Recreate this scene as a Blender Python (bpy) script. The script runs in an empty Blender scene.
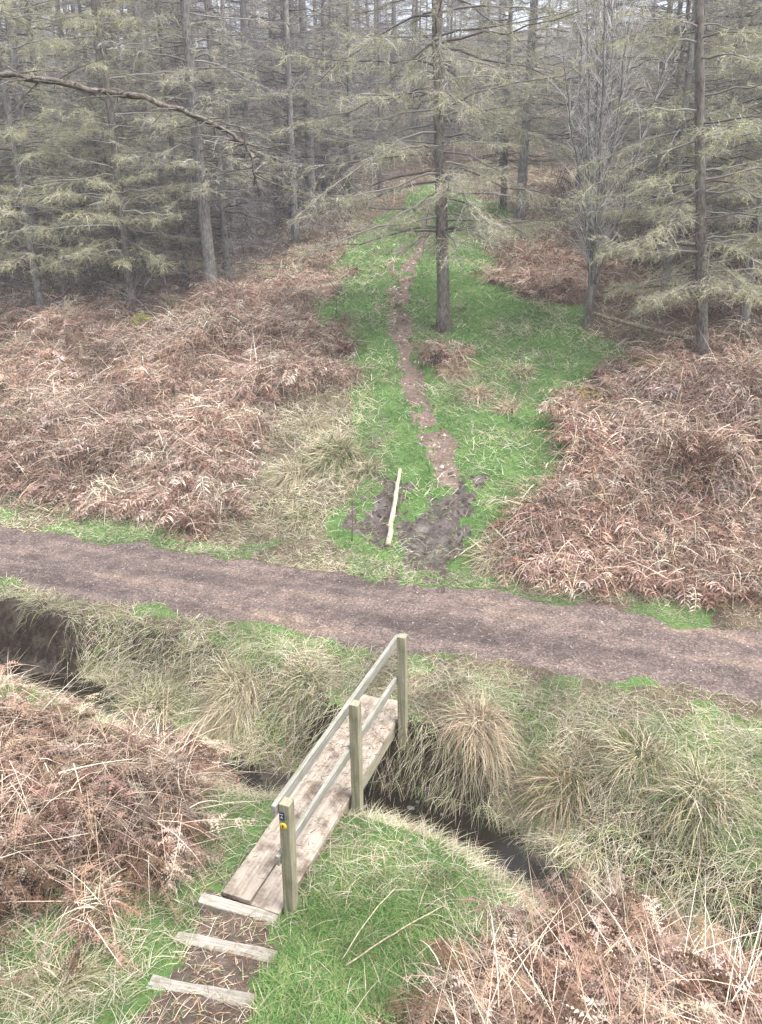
import bpy, math, random
import numpy as np
from mathutils import Vector, Matrix

R = np.random.default_rng(11)
random.seed(11)
S = bpy.context.scene
COL = S.collection
rad = math.radians

# ------------------------------------------------------------------ camera constants (a phone held on the slope above the bridge)
CH, CP, CF = 5.8, rad(21), 769.0
CW, CHh = 381.0, 512.0

def ray(px, py):
    u = (px - CW) / CF; v = (CHh - py) / CF
    return np.array([u, math.cos(CP) + v * math.sin(CP), -math.sin(CP) + v * math.cos(CP)])

def W(px, py, z=0.0):
    d = ray(px, py); t = (z - CH) / d[2]
    return np.array([0, 0, CH]) + d * t

# ------------------------------------------------------------------ noise
def _hash(ix, iy, seed):
    n = (ix.astype(np.int64) * 374761393 + iy.astype(np.int64) * 668265263 + seed * 1442695041) & 0xFFFFFFFF
    n = ((n ^ (n >> 13)) * 1274126177) & 0xFFFFFFFF
    n = n ^ (n >> 16)
    return (n & 0xFFFF) / 65535.0

def vn(x, y, f=1.0, seed=0):
    x = np.asarray(x, float) * f; y = np.asarray(y, float) * f
    ix = np.floor(x); iy = np.floor(y); fx = x - ix; fy = y - iy
    fx = fx * fx * (3 - 2 * fx); fy = fy * fy * (3 - 2 * fy)
    a = _hash(ix, iy, seed); b = _hash(ix + 1, iy, seed); c = _hash(ix, iy + 1, seed); d = _hash(ix + 1, iy + 1, seed)
    return (a + (b - a) * fx) * (1 - fy) + (c + (d - c) * fx) * fy - 0.5

def fbm(x, y, f=1.0, seed=0, o=3):
    r = 0; a = 1.0
    for k in range(o):
        r = r + a * vn(x, y, f * 2 ** k, seed + 17 * k); a *= 0.5
    return r

def sp(x, k):                       # soft ramp
    return k * np.logaddexp(0, np.asarray(x, float) / k)

def sst(a, b, x):
    t = np.clip((x - a) / (b - a), 0, 1); return t * t * (3 - 2 * t)

# ------------------------------------------------------------------ the lie of the land
TA = W(0, 525)[:2]; TB = W(762, 632)[:2]
TD = (TB - TA) / np.linalg.norm(TB - TA); TN = np.array([-TD[1], TD[0]])
TRACK_W = 2.2
TNE = [W(0, 583)[:2], W(400, 652)[:2], W(762, 693)[:2]]

def s_of(x, y): return (x - TA[0]) * TN[0] + (y - TA[1]) * TN[1]

_ta = [float((p - TA) @ TD) for p in TNE]; _ts = [float((p - TA) @ TN) for p in TNE]
def track_near(x, y):             # how far the near edge of the track lies from the far edge
    return np.interp((x - TA[0]) * TD[0] + (y - TA[1]) * TD[1], _ta, _ts)

STREAM = np.array([(-16, 12.6), (-9.2, 11.3), (-6.3, 10.55), (-4.8, 9.9), (-3.3, 8.75), (-1.6, 7.85), (0.0, 7.55), (1.1, 7.05), (1.7, 6.4),
                   (2.15, 5.75), (2.8, 5.0), (3.6, 4.0), (4.3, 2.0), (5.0, -6)])

def stream_q(x, y):
    x = np.asarray(x, float); y = np.asarray(y, float)
    best = np.full(x.shape, 1e9); sign = np.ones(x.shape)
    for (ax, ay), (bx, by) in zip(STREAM[:-1], STREAM[1:]):
        dx, dy = bx - ax, by - ay; L2 = dx * dx + dy * dy
        t = np.clip(((x - ax) * dx + (y - ay) * dy) / L2, 0, 1)
        qx = x - ax - t * dx; qy = y - ay - t * dy
        d = np.hypot(qx, qy); c = dx * (y - ay) - dy * (x - ax)
        m = d < best
        best = np.where(m, d, best); sign = np.where(m, np.where(c > 0, 1.0, -1.0), sign)
    return best * sign

def h_base(x, y):
    x = np.asarray(x, float); y = np.asarray(y, float)
    s = s_of(x, y)
    far = 0.36 * sp(s - 0.9, 0.3) - 0.15 * sp(s - 10, 1.5) + 0.03 * sp(s - 42, 5)
    q = stream_q(x, y)
    gentle = np.clip(sst(-5.0, -4.2, x) * (1 - sst(-1.3, -0.5, x)) + sst(1.0, 1.8, x), 0, 1)
    qe = 0.55 + 1.1 * gentle
    bank_far = -0.86 + 0.86 * sst(0.16, qe, q)
    near = -0.86 + 0.82 * sst(0.16, 1.3, -q)
    bank = np.where(q > 0, bank_far, near)
    rise = 0.42 * sp(5.0 - y + 0.12 * x, 0.3)
    rise = rise + 0.16 * np.clip(3.4 - y, 0, None) ** 2
    rise = np.minimum(rise, 4.3 + 0.1 * np.sin(x))
    lm = 0.45 * np.exp(-(((x + 4.4) / 1.5) ** 2 + ((y - 7.6) / 1.1) ** 2))
    z_near = bank + np.where(q > 0, sst(2.0, 5, q), 1.0) * rise + lm
    k = sst(-2.9, -2.3, s)
    return np.where(s > -2.3, far, z_near * (1 - k) + far * k)

# ------------------------------------------------------------------ zones of growth, laid out on the ground
def ground_hit(px, py):
    d = ray(px, py); t = np.concatenate([np.arange(4, 40, 0.02), np.arange(40, 200, 0.1)])
    P = np.array([0, 0, CH])[None] + d[None] * t[:, None]
    under = P[:, 2] < h_base(P[:, 0], P[:, 1])
    i = int(np.argmax(under)) if under.any() else len(t) - 1
    return P[i]

def G(*pts): return np.array([ground_hit(*p)[:2] for p in pts])

def inside(poly, x, y):
    r = np.zeros(x.shape, bool)
    for (ax, ay), (bx, by) in zip(poly, np.roll(poly, -1, 0)):
        c = ((ay > y) != (by > y)) & (x < (bx - ax) * (y - ay) / (by - ay + 1e-12) + ax)
        r ^= c
    return r

def near_line(line, x, y):
    best = np.full(x.shape, 1e9)
    for (ax, ay), (bx, by) in zip(line[:-1], line[1:]):
        dx, dy = bx - ax, by - ay
        t = np.clip(((x - ax) * dx + (y - ay) * dy) / (dx * dx + dy * dy), 0, 1)
        best = np.minimum(best, np.hypot(x - ax - t * dx, y - ay - t * dy))
    return best

Z_RIDE = G((372, 232), (395, 212), (418, 186), (468, 184), (512, 214), (540, 222), (480, 232), (520, 292), (580, 320), (640, 372), (585, 402),
           (552, 425), (548, 478), (520, 525), (500, 578), (400, 572), (350, 552), (330, 530), (372, 470), (355, 400), (365, 370), (322, 322), (335, 275))
Z_BR_LEFT = G((-260, 318), (60, 322), (140, 322), (205, 305), (255, 275), (330, 240), (352, 280), (335, 330), (372, 372), (330, 398), (262, 412),
              (255, 470), (250, 520), (200, 532), (120, 508), (0, 496), (-260, 470))
Z_BR_RIGHT = G((548, 415), (585, 396), (650, 385), (720, 380), (1050, 350), (1050, 680), (762, 612), (640, 590), (560, 588), (490, 575), (500, 520), (530, 465))
Z_BR_UP = G((462, 232), (560, 222), (578, 300), (540, 300), (495, 285))
Z_BR_RIDE = G((440, 345), (482, 360), (530, 398), (524, 414), (470, 412), (442, 392))
Z_BR_NEAR_LEFT = G((-420, 690), (30, 708), (70, 738), (105, 775), (180, 768), (218, 778), (196, 822), (168, 872), (120, 884), (60, 858), (10, 910), (-420, 1000))
Z_BR_LOW = G((-300, 905), (60, 890), (110, 905), (85, 965), (30, 1010), (-300, 1100))
Z_BR_NEAR_RIGHT = np.array([(1.75, 4.75), (2.3, 4.9), (2.9, 5.5), (4.2, 6.0), (6.5, 5.8), (7, 1), (0.15, 1), (0.38, 3.9), (0.7, 4.3), (1.2, 4.5)])
Z_STRAW_MID = G((258, 408), (345, 385), (378, 400), (384, 460), (352, 520), (300, 535), (250, 520))
Z_STRAW_LOW = G((-300, 880), (110, 872), (150, 930), (130, 1010), (-300, 1200))
Z_GREEN_LOW = G((120, 860), (215, 845), (235, 905), (170, 940), (130, 900))
Z_STRAW_RIGHT = G((560, 700), (900, 690), (900, 870), (650, 880), (600, 820))
L_PATH = G((428, 205), (423, 235), (402, 288), (400, 330), (412, 372), (424, 412), (442, 445), (450, 480))
L_PATH2 = G((405, 225), (388, 280), (388, 330))
Z_MUD = G((385, 582), (392, 545), (402, 522), (430, 502), (475, 476), (488, 484), (466, 520), (448, 552), (440, 580))
Z_MUD2 = G((352, 535), (368, 492), (386, 474), (400, 484), (382, 545), (364, 548))
Z_STEP = np.array([(-1.68, 5.45), (-0.98, 5.35), (-0.86, 4.6), (-0.92, 3.6), (-1.1, 2.0), (-2.1, 2.0), (-1.78, 3.8), (-1.62, 4.8)])

bnl, bnr, bfr = W(222, 904)[:2], W(291, 909)[:2], W(402, 722)[:2]
bd = (bfr - bnr); BL = float(np.linalg.norm(bd)); bd /= BL
br_perp = np.array([bd[1], -bd[0]])                       # to the right of the walking direction
BW = float(abs(np.dot(bnr - bnl, br_perp)))
bnr = bnr - br_perp * .075
def under_deck(x, y, e=0.0):
    u = (x - bnr[0]) * bd[0] + (y - bnr[1]) * bd[1]; v = (x - bnr[0]) * br_perp[0] + (y - bnr[1]) * br_perp[1]
    return (u > -.1 - e) & (u < BL + .30 + e) & (v > -BW - e) & (v < e)

def zones(x, y):
    """weights of bracken, straw, green, dirt (path+mud), step at ground points"""
    x = np.asarray(x, float); y = np.asarray(y, float)
    d = np.clip(y / 12.0, 0.5, 2.0)
    jx = x + 0.5 * d * vn(x, y, 1.3, 5) + 0.22 * vn(x, y, 4, 6); jy = y + 0.5 * d * vn(x, y, 1.3, 7) + 0.22 * vn(x, y, 4, 8)
    s = s_of(x, y); q = stream_q(x, y)
    sj = s + 0.5 * vn(x, y, 1.1, 9) + 0.2 * vn(x, y, 4, 10)
    pn = near_line(L_PATH, jx * .3 + x * .7, jy * .3 + y * .7); pn2 = near_line(L_PATH2, jx, jy)
    mx_ = jx + .55 * vn(x, y, 5, 66); my_ = jy + .8 * vn(x, y, 5, 67)
    mud = inside(Z_MUD, mx_, my_) | inside(Z_MUD2, mx_, my_)
    step = inside(Z_STEP, x * .5 + jx * .5 + .12 * vn(x, y, 9, 12), y * .5 + jy * .5)
    path = (pn < 0.30 - .006 * np.clip(y - 12, 0, 30) + 0.16 * vn(x, y, 2.2, 63) + .22 * vn(x, y, 7, 65)) | ((pn2 < 0.13 + .2 * vn(x, y, 1.7, 64)))
    far_ = np.clip((y - 13) / 4, 0, 1)
    ride = inside(Z_RIDE, jx + far_ * (1.3 * vn(x, y, .6, 15) + .6 * vn(x, y, 1.9, 16)), jy + far_ * (1.6 * vn(x, y, .6, 18) + .7 * vn(x, y, 1.9, 19)))
    farb = inside(Z_BR_LEFT, jx, jy) | inside(Z_BR_RIGHT, jx, jy) | inside(Z_BR_UP, jx, jy)
    br = (farb & ~ride) & (sj > 0.75)
    rp_ = inside(Z_BR_RIDE, jx, jy); br |= rp_ & (vn(x, y, 1.5, 31) > 0.22)
    br |= inside(Z_BR_NEAR_LEFT, jx, jy) & (q < -0.15)
    br |= inside(Z_BR_NEAR_RIGHT, jx, jy) & (q < -0.1)
    br |= inside(Z_BR_LOW, jx, jy) & (vn(x, y, 1.6, 33) > -.08)
    straw_n = fbm(x, y, 0.9, 21)
    straw = inside(Z_STRAW_MID, jx, jy) | inside(Z_STRAW_LOW, jx, jy) | inside(Z_STRAW_RIGHT, jx, jy)
    verge_far = (sj > 0.0) & (sj < 0.8)
    tn_ = track_near(x, y)
    bank = (sj < tn_) & (q > 0.2)
    low = (q < -0.26) & (s < -2.4)
    straw = straw | verge_far | bank | (low & (straw_n > -0.05))
    pale = (vn(x, y, .55, 52) + .5 * vn(x, y, 1.3, 53)) > .24
    br_w = np.where(br, np.where(pale, .3, 1.0), 0.0)
    gpatch = fbm(x, y, 1.1, 41)
    green_w = np.where(ride, 1.0, 0.0)
    green_w = np.where(verge_far, np.clip(0.55 + 0.9 * gpatch, 0.1, 1), green_w)
    green_w = np.where(bank, np.clip(0.36 + 1.2 * gpatch, 0, 1), green_w)
    green_w = np.where(low, np.clip(0.75 + 0.6 * gpatch, 0, 1), green_w)
    green_w = np.where(inside(Z_GREEN_LOW, jx, jy), 1.0, green_w)
    green_w = np.where(low & (x > -0.85) & (x < 0.55) & (y < 5.25) & (y > 2.0), 1.15, green_w)
    sm_ = inside(Z_STRAW_MID, jx, jy)
    green_w = np.where(sm_, np.where(ride, .6, 0.35), green_w)
    green_w = np.where(br, 0.06, green_w)
    straw_w = np.where(straw, 0.9, 0.0)
    straw_w = np.where(bank, np.clip(0.9 - 0.8 * gpatch, 0.5, 1.2), straw_w)
    straw_w = np.where(ride, np.where(sm_, .7, np.clip(0.16 + 1.0 * straw_n, 0.04, 0.6)), straw_w)
    straw_w = np.where(br, np.where(pale, .75, np.clip(0.12 + 0.5 * vn(x, y, .8, 51), 0, .35)), straw_w)
    straw_w = np.where(low & (x > -0.85) & (x < 0.6) & (y < 5.25), 0.11, straw_w)
    straw_w = np.where(rp_ & ~br, .85, straw_w); green_w = np.where(rp_ & ~br, .5, green_w)
    hole = (x + .7 * vn(x, y, 1.5, 14) < -4.75) & (q + .55 * vn(x, y, 3, 13) + .3 * vn(x, y, 8, 15) < .66) & (q > -.3) & (s < -2.3)
    straw_w = np.where(hole, 0.05, straw_w); green_w = np.where(hole, .02, green_w)
    wood = (sj > 6.8) & ~ride & ~farb & ~inside(Z_STRAW_MID, jx, jy)
    straw_w = np.where(wood, np.clip(0.15 + 0.9 * straw_n, 0, 0.7), straw_w)
    br_w = np.where(wood & (vn(x, y, .5, 77) > -0.18), np.where(x < 1, 0.16, .32), br_w)
    open_ = (sj > 0.7) & ~ride & ~br & ~wood & (y < 40)
    straw_w = np.where(open_, np.maximum(straw_w, .75), straw_w); green_w = np.where(open_, np.maximum(green_w, .35), green_w)
    dirt = np.where(mud, 2, np.where(path & (vn(x, y, 2.4, 61) > np.where(y > 16, -0.30, -.4)), 1, 0))
    track = (sj < 0.0) & (sj > tn_)
    deck_ = under_deck(x, y, .02)
    wet = np.abs(q) < 0.24 + 0.2 * vn(x, y, 2, 71)
    for a in (br_w, green_w, straw_w):
        a[wet] = 0; a[track] *= np.where((sj[track] > -.25) | (sj[track] < tn_[track] + .25), .12, .0) if a is not br_w else 0; a[dirt == 1] *= np.where(pn[dirt == 1] > .13, .65, .16); a[dirt == 2] *= 0.22; a[step] *= 0.16
        a[y < 1.0] *= 0.5; a[deck_] = 0
    return dict(br=br_w, straw=straw_w, green=green_w, dirt=dirt, step=step, track=track, wet=wet & (s < -2.0), wood=wood, s=s, q=q)

# tensor grid: fine near the path, coarse far out
def axis(lo, hi, c0, c1, fine, grow):
    a = [c0]
    while a[-1] < c1: a.append(a[-1] + fine)
    st = fine; up = a[-1]; ups = []
    while up < hi: st = min(st * grow, 2.5); up += st; ups.append(up)
    st = fine; dn = c0; dns = []
    while dn > lo: st = min(st * grow, 2.5); dn -= st; dns.append(dn)
    return np.array(dns[::-1] + a + ups)

AX = axis(-110, 110, -7.5, 6.5, 0.06, 1.05)
AY = axis(-30, 190, 3.0, 17.5, 0.065, 1.025)
GX, GY = np.meshgrid(AX, AY)
Zn = zones(GX, GY)
GZ = h_base(GX, GY)
off = ~(Zn['track'])
amp = np.where(Zn['track'], 0.012, 0.055)
GZ += amp * fbm(GX, GY, 0.9, 101) * 2
GZ += np.where(Zn['track'], 0.006, 0.02) * fbm(GX, GY, 5, 102)
GZ += np.where(Zn['s'] > 0.8, 1, 0) * sst(.8, 2.5, Zn['s']) * (0.42 * fbm(GX, GY, 0.42, 103) + 0.58 * vn(GX, GY, 1.0, 104)) * (Zn['br'] > .5)
GZ += (Zn['s'] < -2.4) * (Zn['br'] > .5) * (0.22 * np.clip(fbm(GX, GY, 0.8, 105) + .35, 0, 1) + .08)
ts = (Zn['s'] + TRACK_W / 2)
GZ -= np.where(Zn['track'], 0.05 * (np.exp(-((np.abs(ts) - 0.72) / 0.22) ** 2)) * (0.7 + fbm(GX, GY, .4, 106)), 0)
GZ -= np.where(Zn['dirt'] == 2, 0.02 + 0.16 * np.abs(fbm(GX, GY, 2.6, 107)) + 0.05 * vn(GX, GY, 8, 109), 0)
GZ += ((Zn['q'] > .1) & (Zn['q'] < .9) & (Zn['s'] < -2.2)) * (.10 * fbm(GX, GY, 2.6, 111) + .05 * vn(GX, GY, 7, 112))
GZ -= np.where(Zn['dirt'] == 1, 0.03, 0)
GZ += np.where(Zn['dirt'] == 1, 0.05 * fbm(GX, GY, 2.5, 108), 0)
GZ = np.where(under_deck(GX, GY, .10), np.minimum(GZ, -.09), GZ)

def HZ(x, y):
    x = np.asarray(x, float); y = np.asarray(y, float)
    i = np.clip(np.searchsorted(AX, x) - 1, 0, len(AX) - 2); j = np.clip(np.searchsorted(AY, y) - 1, 0, len(AY) - 2)
    fx = np.clip((x - AX[i]) / (AX[i + 1] - AX[i]), 0, 1); fy = np.clip((y - AY[j]) / (AY[j + 1] - AY[j]), 0, 1)
    return (GZ[j, i] * (1 - fx) + GZ[j, i + 1] * fx) * (1 - fy) + (GZ[j + 1, i] * (1 - fx) + GZ[j + 1, i + 1] * fx) * fy

def grad(x, y, e=0.15):
    gx = (HZ(x + e, y) - HZ(x - e, y)) / (2 * e); gy = (HZ(x, y + e) - HZ(x, y - e)) / (2 * e)
    return gx, gy

def at(px, py):                   # foot point of something seen at a spot of the ground
    p = ground_hit(px, py); return np.array([p[0], p[1], float(HZ(p[0], p[1]))])

# ------------------------------------------------------------------ materials
def mat(name, rough=0.85, spec=0.2):
    m = bpy.data.materials.new(name); m.use_nodes = True
    b = m.node_tree.nodes['Principled BSDF']
    b.inputs['Roughness'].default_value = rough
    b.inputs['Specular IOR Level'].default_value = spec
    return m, m.node_tree.nodes, m.node_tree.links, b

def attr_mat(name, rough=0.8, spec=0.15, transl=0.0):
    m, N, L, b = mat(name, rough, spec)
    a = N.new('ShaderNodeAttribute'); a.attribute_name = 'Col'
    L.new(a.outputs['Color'], b.inputs['Base Color'])
    if transl:
        t = N.new('ShaderNodeBsdfTranslucent'); L.new(a.outputs['Color'], t.inputs['Color'])
        mx = N.new('ShaderNodeMixShader'); mx.inputs[0].default_value = transl
        L.new(b.outputs[0], mx.inputs[1]); L.new(t.outputs[0], mx.inputs[2])
        L.new(mx.outputs[0], N['Material Output'].inputs['Surface'])
    return m

def ramp(N, stops):
    r = N.new('ShaderNodeValToRGB'); e = r.color_ramp.elements
    while len(e) < len(stops): e.new(0.5)
    for k, (p, c) in enumerate(stops): e[k].position = p; e[k].color = (*c, 1)
    return r

def noise(N, L, scale, detail=6, rough=0.6, vec=None):
    n = N.new('ShaderNodeTexNoise'); n.inputs['Scale'].default_value = scale; n.inputs['Detail'].default_value = detail; n.inputs['Roughness'].default_value = rough
    if vec is not None: L.new(vec, n.inputs['Vector'])
    return n

def soil_mat(name, stops, scale=3.0, bump=0.5, bscale=30, rough=0.95, spec=0.1, fleck=None):
    m, N, L, b = mat(name, rough, spec)
    tc = N.new('ShaderNodeTexCoord').outputs['Object']
    n1 = noise(N, L, scale, 8, .65, tc); n2 = noise(N, L, bscale, 6, .7, tc)
    ad = N.new('ShaderNodeMath'); ad.operation = 'MULTIPLY_ADD'; ad.inputs[1].default_value = 0.45
    L.new(n2.outputs['Fac'], ad.inputs[0])
    s2 = N.new('ShaderNodeMath'); s2.operation = 'MULTIPLY'; s2.inputs[1].default_value = 0.55
    L.new(n1.outputs['Fac'], s2.inputs[0]); L.new(s2.outputs[0], ad.inputs[2])
    r = ramp(N, stops); L.new(ad.outputs[0], r.inputs[0])
    out = r.outputs[0]
    hgt = ad.outputs[0]
    if fleck:
        v = N.new('ShaderNodeTexVoronoi'); v.inputs['Scale'].default_value = fleck[0]; L.new(tc, v.inputs['Vector'])
        sep = N.new('ShaderNodeSeparateColor'); L.new(v.outputs['Color'], sep.inputs[0])
        rr = ramp(N, [(0.0, fleck[1]), (0.55, fleck[2]), (1.0, fleck[3])]); L.new(sep.outputs[0], rr.inputs[0])
        mx = N.new('ShaderNodeMix'); mx.data_type = 'RGBA'; mx.inputs[0].default_value = fleck[4]
        L.new(out, mx.inputs[6]); L.new(rr.outputs[0], mx.inputs[7]); out = mx.outputs[2]
        sb = N.new('ShaderNodeMath'); sb.operation = 'SUBTRACT'; L.new(hgt, sb.inputs[0]); L.new(v.outputs['Distance'], sb.inputs[1]); hgt = sb.outputs[0]
    L.new(out, b.inputs['Base Color'])
    bp = N.new('ShaderNodeBump'); bp.inputs['Strength'].default_value = bump; bp.inputs['Distance'].default_value = 0.03
    L.new(hgt, bp.inputs['Height']); L.new(bp.outputs[0], b.inputs['Normal'])
    return m

M = {}
M['ground'] = soil_mat('leaf_litter_soil', [(0.3, (.035, .026, .02)), (.5, (.095, .07, .052)), (.62, (.16, .125, .085)), (.75, (.24, .2, .14))], 1.6, .8, 26)
M['turf'] = soil_mat('turf_soil', [(0.3, (.03, .045, .015)), (.5, (.07, .13, .04)), (.62, (.12, .17, .06)), (.75, (.22, .22, .12))], 1.6, .6, 30)
def track_mat():
    m, N, L, b = mat('track_gravel', .9, .2)
    tc = N.new('ShaderNodeTexCoord').outputs['Object']
    mp = N.new('ShaderNodeMapping'); mp.inputs['Rotation'].default_value = (0, 0, -math.atan2(TD[1], TD[0])); L.new(tc, mp.inputs[0])
    mp2 = N.new('ShaderNodeMapping'); mp2.inputs['Scale'].default_value = (.22, 1.5, 1); L.new(mp.outputs[0], mp2.inputs[0])
    n1 = noise(N, L, 1.3, 6, .62, mp2.outputs[0]); n2 = noise(N, L, 2.6, 8, .72, tc); n3 = noise(N, L, 34, 5, .7, tc)
    r1 = ramp(N, [(.34, (.095, .074, .067)), (.46, (.135, .104, .094)), (.56, (.17, .130, .115)), (.66, (.22, .165, .13)), (.76, (.27, .22, .18))]); L.new(n1.outputs['Fac'], r1.inputs[0])
    r2 = ramp(N, [(.33, (.62, .62, .63)), (.5, (.97, .97, .97)), (.68, (1.3, 1.28, 1.25))]); L.new(n2.outputs['Fac'], r2.inputs[0])
    r3 = ramp(N, [(.33, (.5, .5, .5)), (.5, (1, 1, 1)), (.66, (1.35, 1.35, 1.35))]); L.new(n3.outputs['Fac'], r3.inputs[0])
    v = N.new('ShaderNodeTexVoronoi'); v.inputs['Scale'].default_value = 42; L.new(tc, v.inputs['Vector'])
    sep = N.new('ShaderNodeSeparateColor'); L.new(v.outputs['Color'], sep.inputs[0])
    r4 = ramp(N, [(0, (.6, .6, .6)), (.6, (1, 1, 1)), (.85, (1.15, 1.15, 1.15)), (1, (1.6, 1.6, 1.6))]); L.new(sep.outputs[0], r4.inputs[0])
    o = r1.outputs[0]
    for r_ in (r2, r3, r4):
        mx = N.new('ShaderNodeMix'); mx.data_type = 'RGBA'; mx.blend_type = 'MULTIPLY'; mx.clamp_result = False; mx.inputs[0].default_value = 1
        L.new(o, mx.inputs[6]); L.new(r_.outputs[0], mx.inputs[7]); o = mx.outputs[2]
    L.new(o, b.inputs['Base Color'])
    ad = N.new('ShaderNodeMath'); ad.operation = 'ADD'; L.new(n3.outputs['Fac'], ad.inputs[0]); L.new(sep.outputs[0], ad.inputs[1])
    bp = N.new('ShaderNodeBump'); bp.inputs['Strength'].default_value = .9; bp.inputs['Distance'].default_value = .025
    L.new(ad.outputs[0], bp.inputs['Height']); L.new(bp.outputs[0], b.inputs['Normal'])
    return m
M['track'] = track_mat()
M['path'] = soil_mat('path_earth', [(0.32, (.065, .045, .036)), (.5, (.15, .11, .092)), (.62, (.22, .165, .14)), (.75, (.32, .265, .23))], 2.5, .9, 24)
M['mud'] = soil_mat('wet_mud', [(0.32, (.024, .018, .015)), (.5, (.062, .047, .041)), (.66, (.125, .10, .088))], 3, 1.0, 14, .42, .45)
M['soil'] = soil_mat('trodden_soil', [(0.32, (.04, .03, .024)), (.5, (.095, .072, .06)), (.64, (.16, .125, .105)), (.78, (.24, .2, .17))], 3.5, .9, 22)
M['bed'] = soil_mat('stream_bed', [(0.32, (.014, .011, .009)), (.5, (.04, .033, .027)), (.66, (.10, .085, .07))], 4, .9, 18, .9, .1)
M['bank'] = soil_mat('cut_bank_earth', [(0.32, (.012, .009, .007)), (.5, (.035, .026, .02)), (.66, (.075, .058, .046)), (.8, (.13, .105, .085))], 3, 1.0, 12)
M['grass'] = attr_mat('grass_blade', .7, .2, .3)
M['straw'] = attr_mat('dead_grass', .8, .15, .2)
M['fern'] = attr_mat('dead_bracken', .9, .1, .12)
M['larch'] = attr_mat('larch_twig_and_needle', .85, .1, .2)
M['moss'] = attr_mat('moss', .95, .05, .1)
M['litter'] = attr_mat('litter', .95, .05)

def bark_mat(name, dark, mid, pale, lich):
    m, N, L, b = mat(name, .92, .1)
    tc = N.new('ShaderNodeTexCoord').outputs['Object']
    mp = N.new('ShaderNodeMapping'); mp.inputs['Scale'].default_value = (1, 1, .3); L.new(tc, mp.inputs[0])
    n1 = noise(N, L, 22, 8, .7, mp.outputs[0]); n2 = noise(N, L, 3.5, 6, .6, tc)
    r = ramp(N, [(.35, dark), (.5, mid), (.68, pale)]); L.new(n1.outputs['Fac'], r.inputs[0])
    r2 = ramp(N, [(.48, (0, 0, 0)), (.66, (1, 1, 1))]); L.new(n2.outputs['Fac'], r2.inputs[0])
    mu = N.new('ShaderNodeMath'); mu.operation = 'MULTIPLY'; mu.inputs[1].default_value = .6; L.new(r2.outputs[0], mu.inputs[0])
    mx = N.new('ShaderNodeMix'); mx.data_type = 'RGBA'; L.new(mu.outputs[0], mx.inputs[0]); L.new(r.outputs[0], mx.inputs[6]); mx.inputs[7].default_value = (*lich, 1)
    L.new(mx.outputs[2], b.inputs['Base Color'])
    bp = N.new('ShaderNodeBump'); bp.inputs['Strength'].default_value = .9; bp.inputs['Distance'].default_value = .03
    L.new(n1.outputs['Fac'], bp.inputs['Height']); L.new(bp.outputs[0], b.inputs['Normal'])
    return m
M['bark'] = bark_mat('larch_bark', (.05, .04, .035), (.14, .115, .10), (.26, .23, .21), (.20, .22, .17))
M['bark_grey'] = bark_mat('grey_bark', (.07, .062, .058), (.17, .155, .148), (.30, .28, .27), (.25, .27, .22))
M['bark_pale'] = bark_mat('pale_bark', (.16, .145, .14), (.33, .31, .30), (.50, .48, .47), (.36, .37, .33))
M['stumpwood'] = bark_mat('rotten_stump', (.03, .02, .015), (.085, .055, .04), (.17, .12, .09), (.10, .09, .05))
M['bark_red'] = bark_mat('reddish_bark', (.07, .048, .038), (.155, .115, .092), (.25, .20, .17), (.19, .19, .14))
M['deadwood'] = bark_mat('dead_wood', (.18, .13, .09), (.42, .34, .25), (.60, .53, .42), (.40, .40, .30))
M['logdark'] = bark_mat('old_log', (.07, .05, .035), (.20, .155, .115), (.46, .40, .33), (.24, .25, .14))

def wood_mat(name, c0, c1, c2, stain, stain_amt, axis_i=1, g=(0.0, 0.0, 0.0)):
    m, N, L, b = mat(name, .82, .2)
    tc = N.new('ShaderNodeTexCoord').outputs['Object']
    sc = [26, 26, 26]; sc[axis_i] = 1.3
    mp = N.new('ShaderNodeMapping'); mp.inputs['Scale'].default_value = sc; L.new(tc, mp.inputs[0])
    n1 = noise(N, L, 1.6, 9, .7, mp.outputs[0]); n2 = noise(N, L, 3.2, 7, .7, tc); n3 = noise(N, L, 40, 4, .6, tc)
    r = ramp(N, [(.33, c0), (.5, c1), (.66, c2)]); L.new(n1.outputs['Fac'], r.inputs[0])
    r2 = ramp(N, [(.47, (0, 0, 0)), (.64, (1, 1, 1))]); L.new(n2.outputs['Fac'], r2.inputs[0])
    mu = N.new('ShaderNodeMath'); mu.operation = 'MULTIPLY'; mu.inputs[1].default_value = stain_amt; L.new(r2.outputs[0], mu.inputs[0])
    mx = N.new('ShaderNodeMix'); mx.data_type = 'RGBA'; L.new(mu.outputs[0], mx.inputs[0]); L.new(r.outputs[0], mx.inputs[6]); mx.inputs[7].default_value = (*stain, 1)
    L.new(mx.outputs[2], b.inputs['Base Color'])
    ad = N.new('ShaderNodeMath'); ad.operation = 'ADD'; L.new(n1.outputs['Fac'], ad.inputs[0]); L.new(n3.outputs['Fac'], ad.inputs[1])
    bp = N.new('ShaderNodeBump'); bp.inputs['Strength'].default_value = .35; bp.inputs['Distance'].default_value = .01
    L.new(ad.outputs[0], bp.inputs['Height']); L.new(bp.outputs[0], b.inputs['Normal'])
    return m
M['post'] = wood_mat('treated_post', (.15, .14, .095), (.27, .25, .175), (.36, .34, .26), (.13, .14, .08), .6, 2)
M['rail'] = wood_mat('weathered_rail', (.16, .15, .125), (.265, .25, .22), (.36, .35, .315), (.16, .175, .11), .65, 1)
M['deck'] = wood_mat('worn_deck', (.21, .17, .13), (.345, .295, .24), (.44, .39, .33), (.10, .072, .054), .9, 1)
M['beam'] = wood_mat('mossy_beam', (.16, .14, .10), (.30, .27, .20), (.42, .39, .31), (.16, .17, .08), .6, 1)
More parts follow.
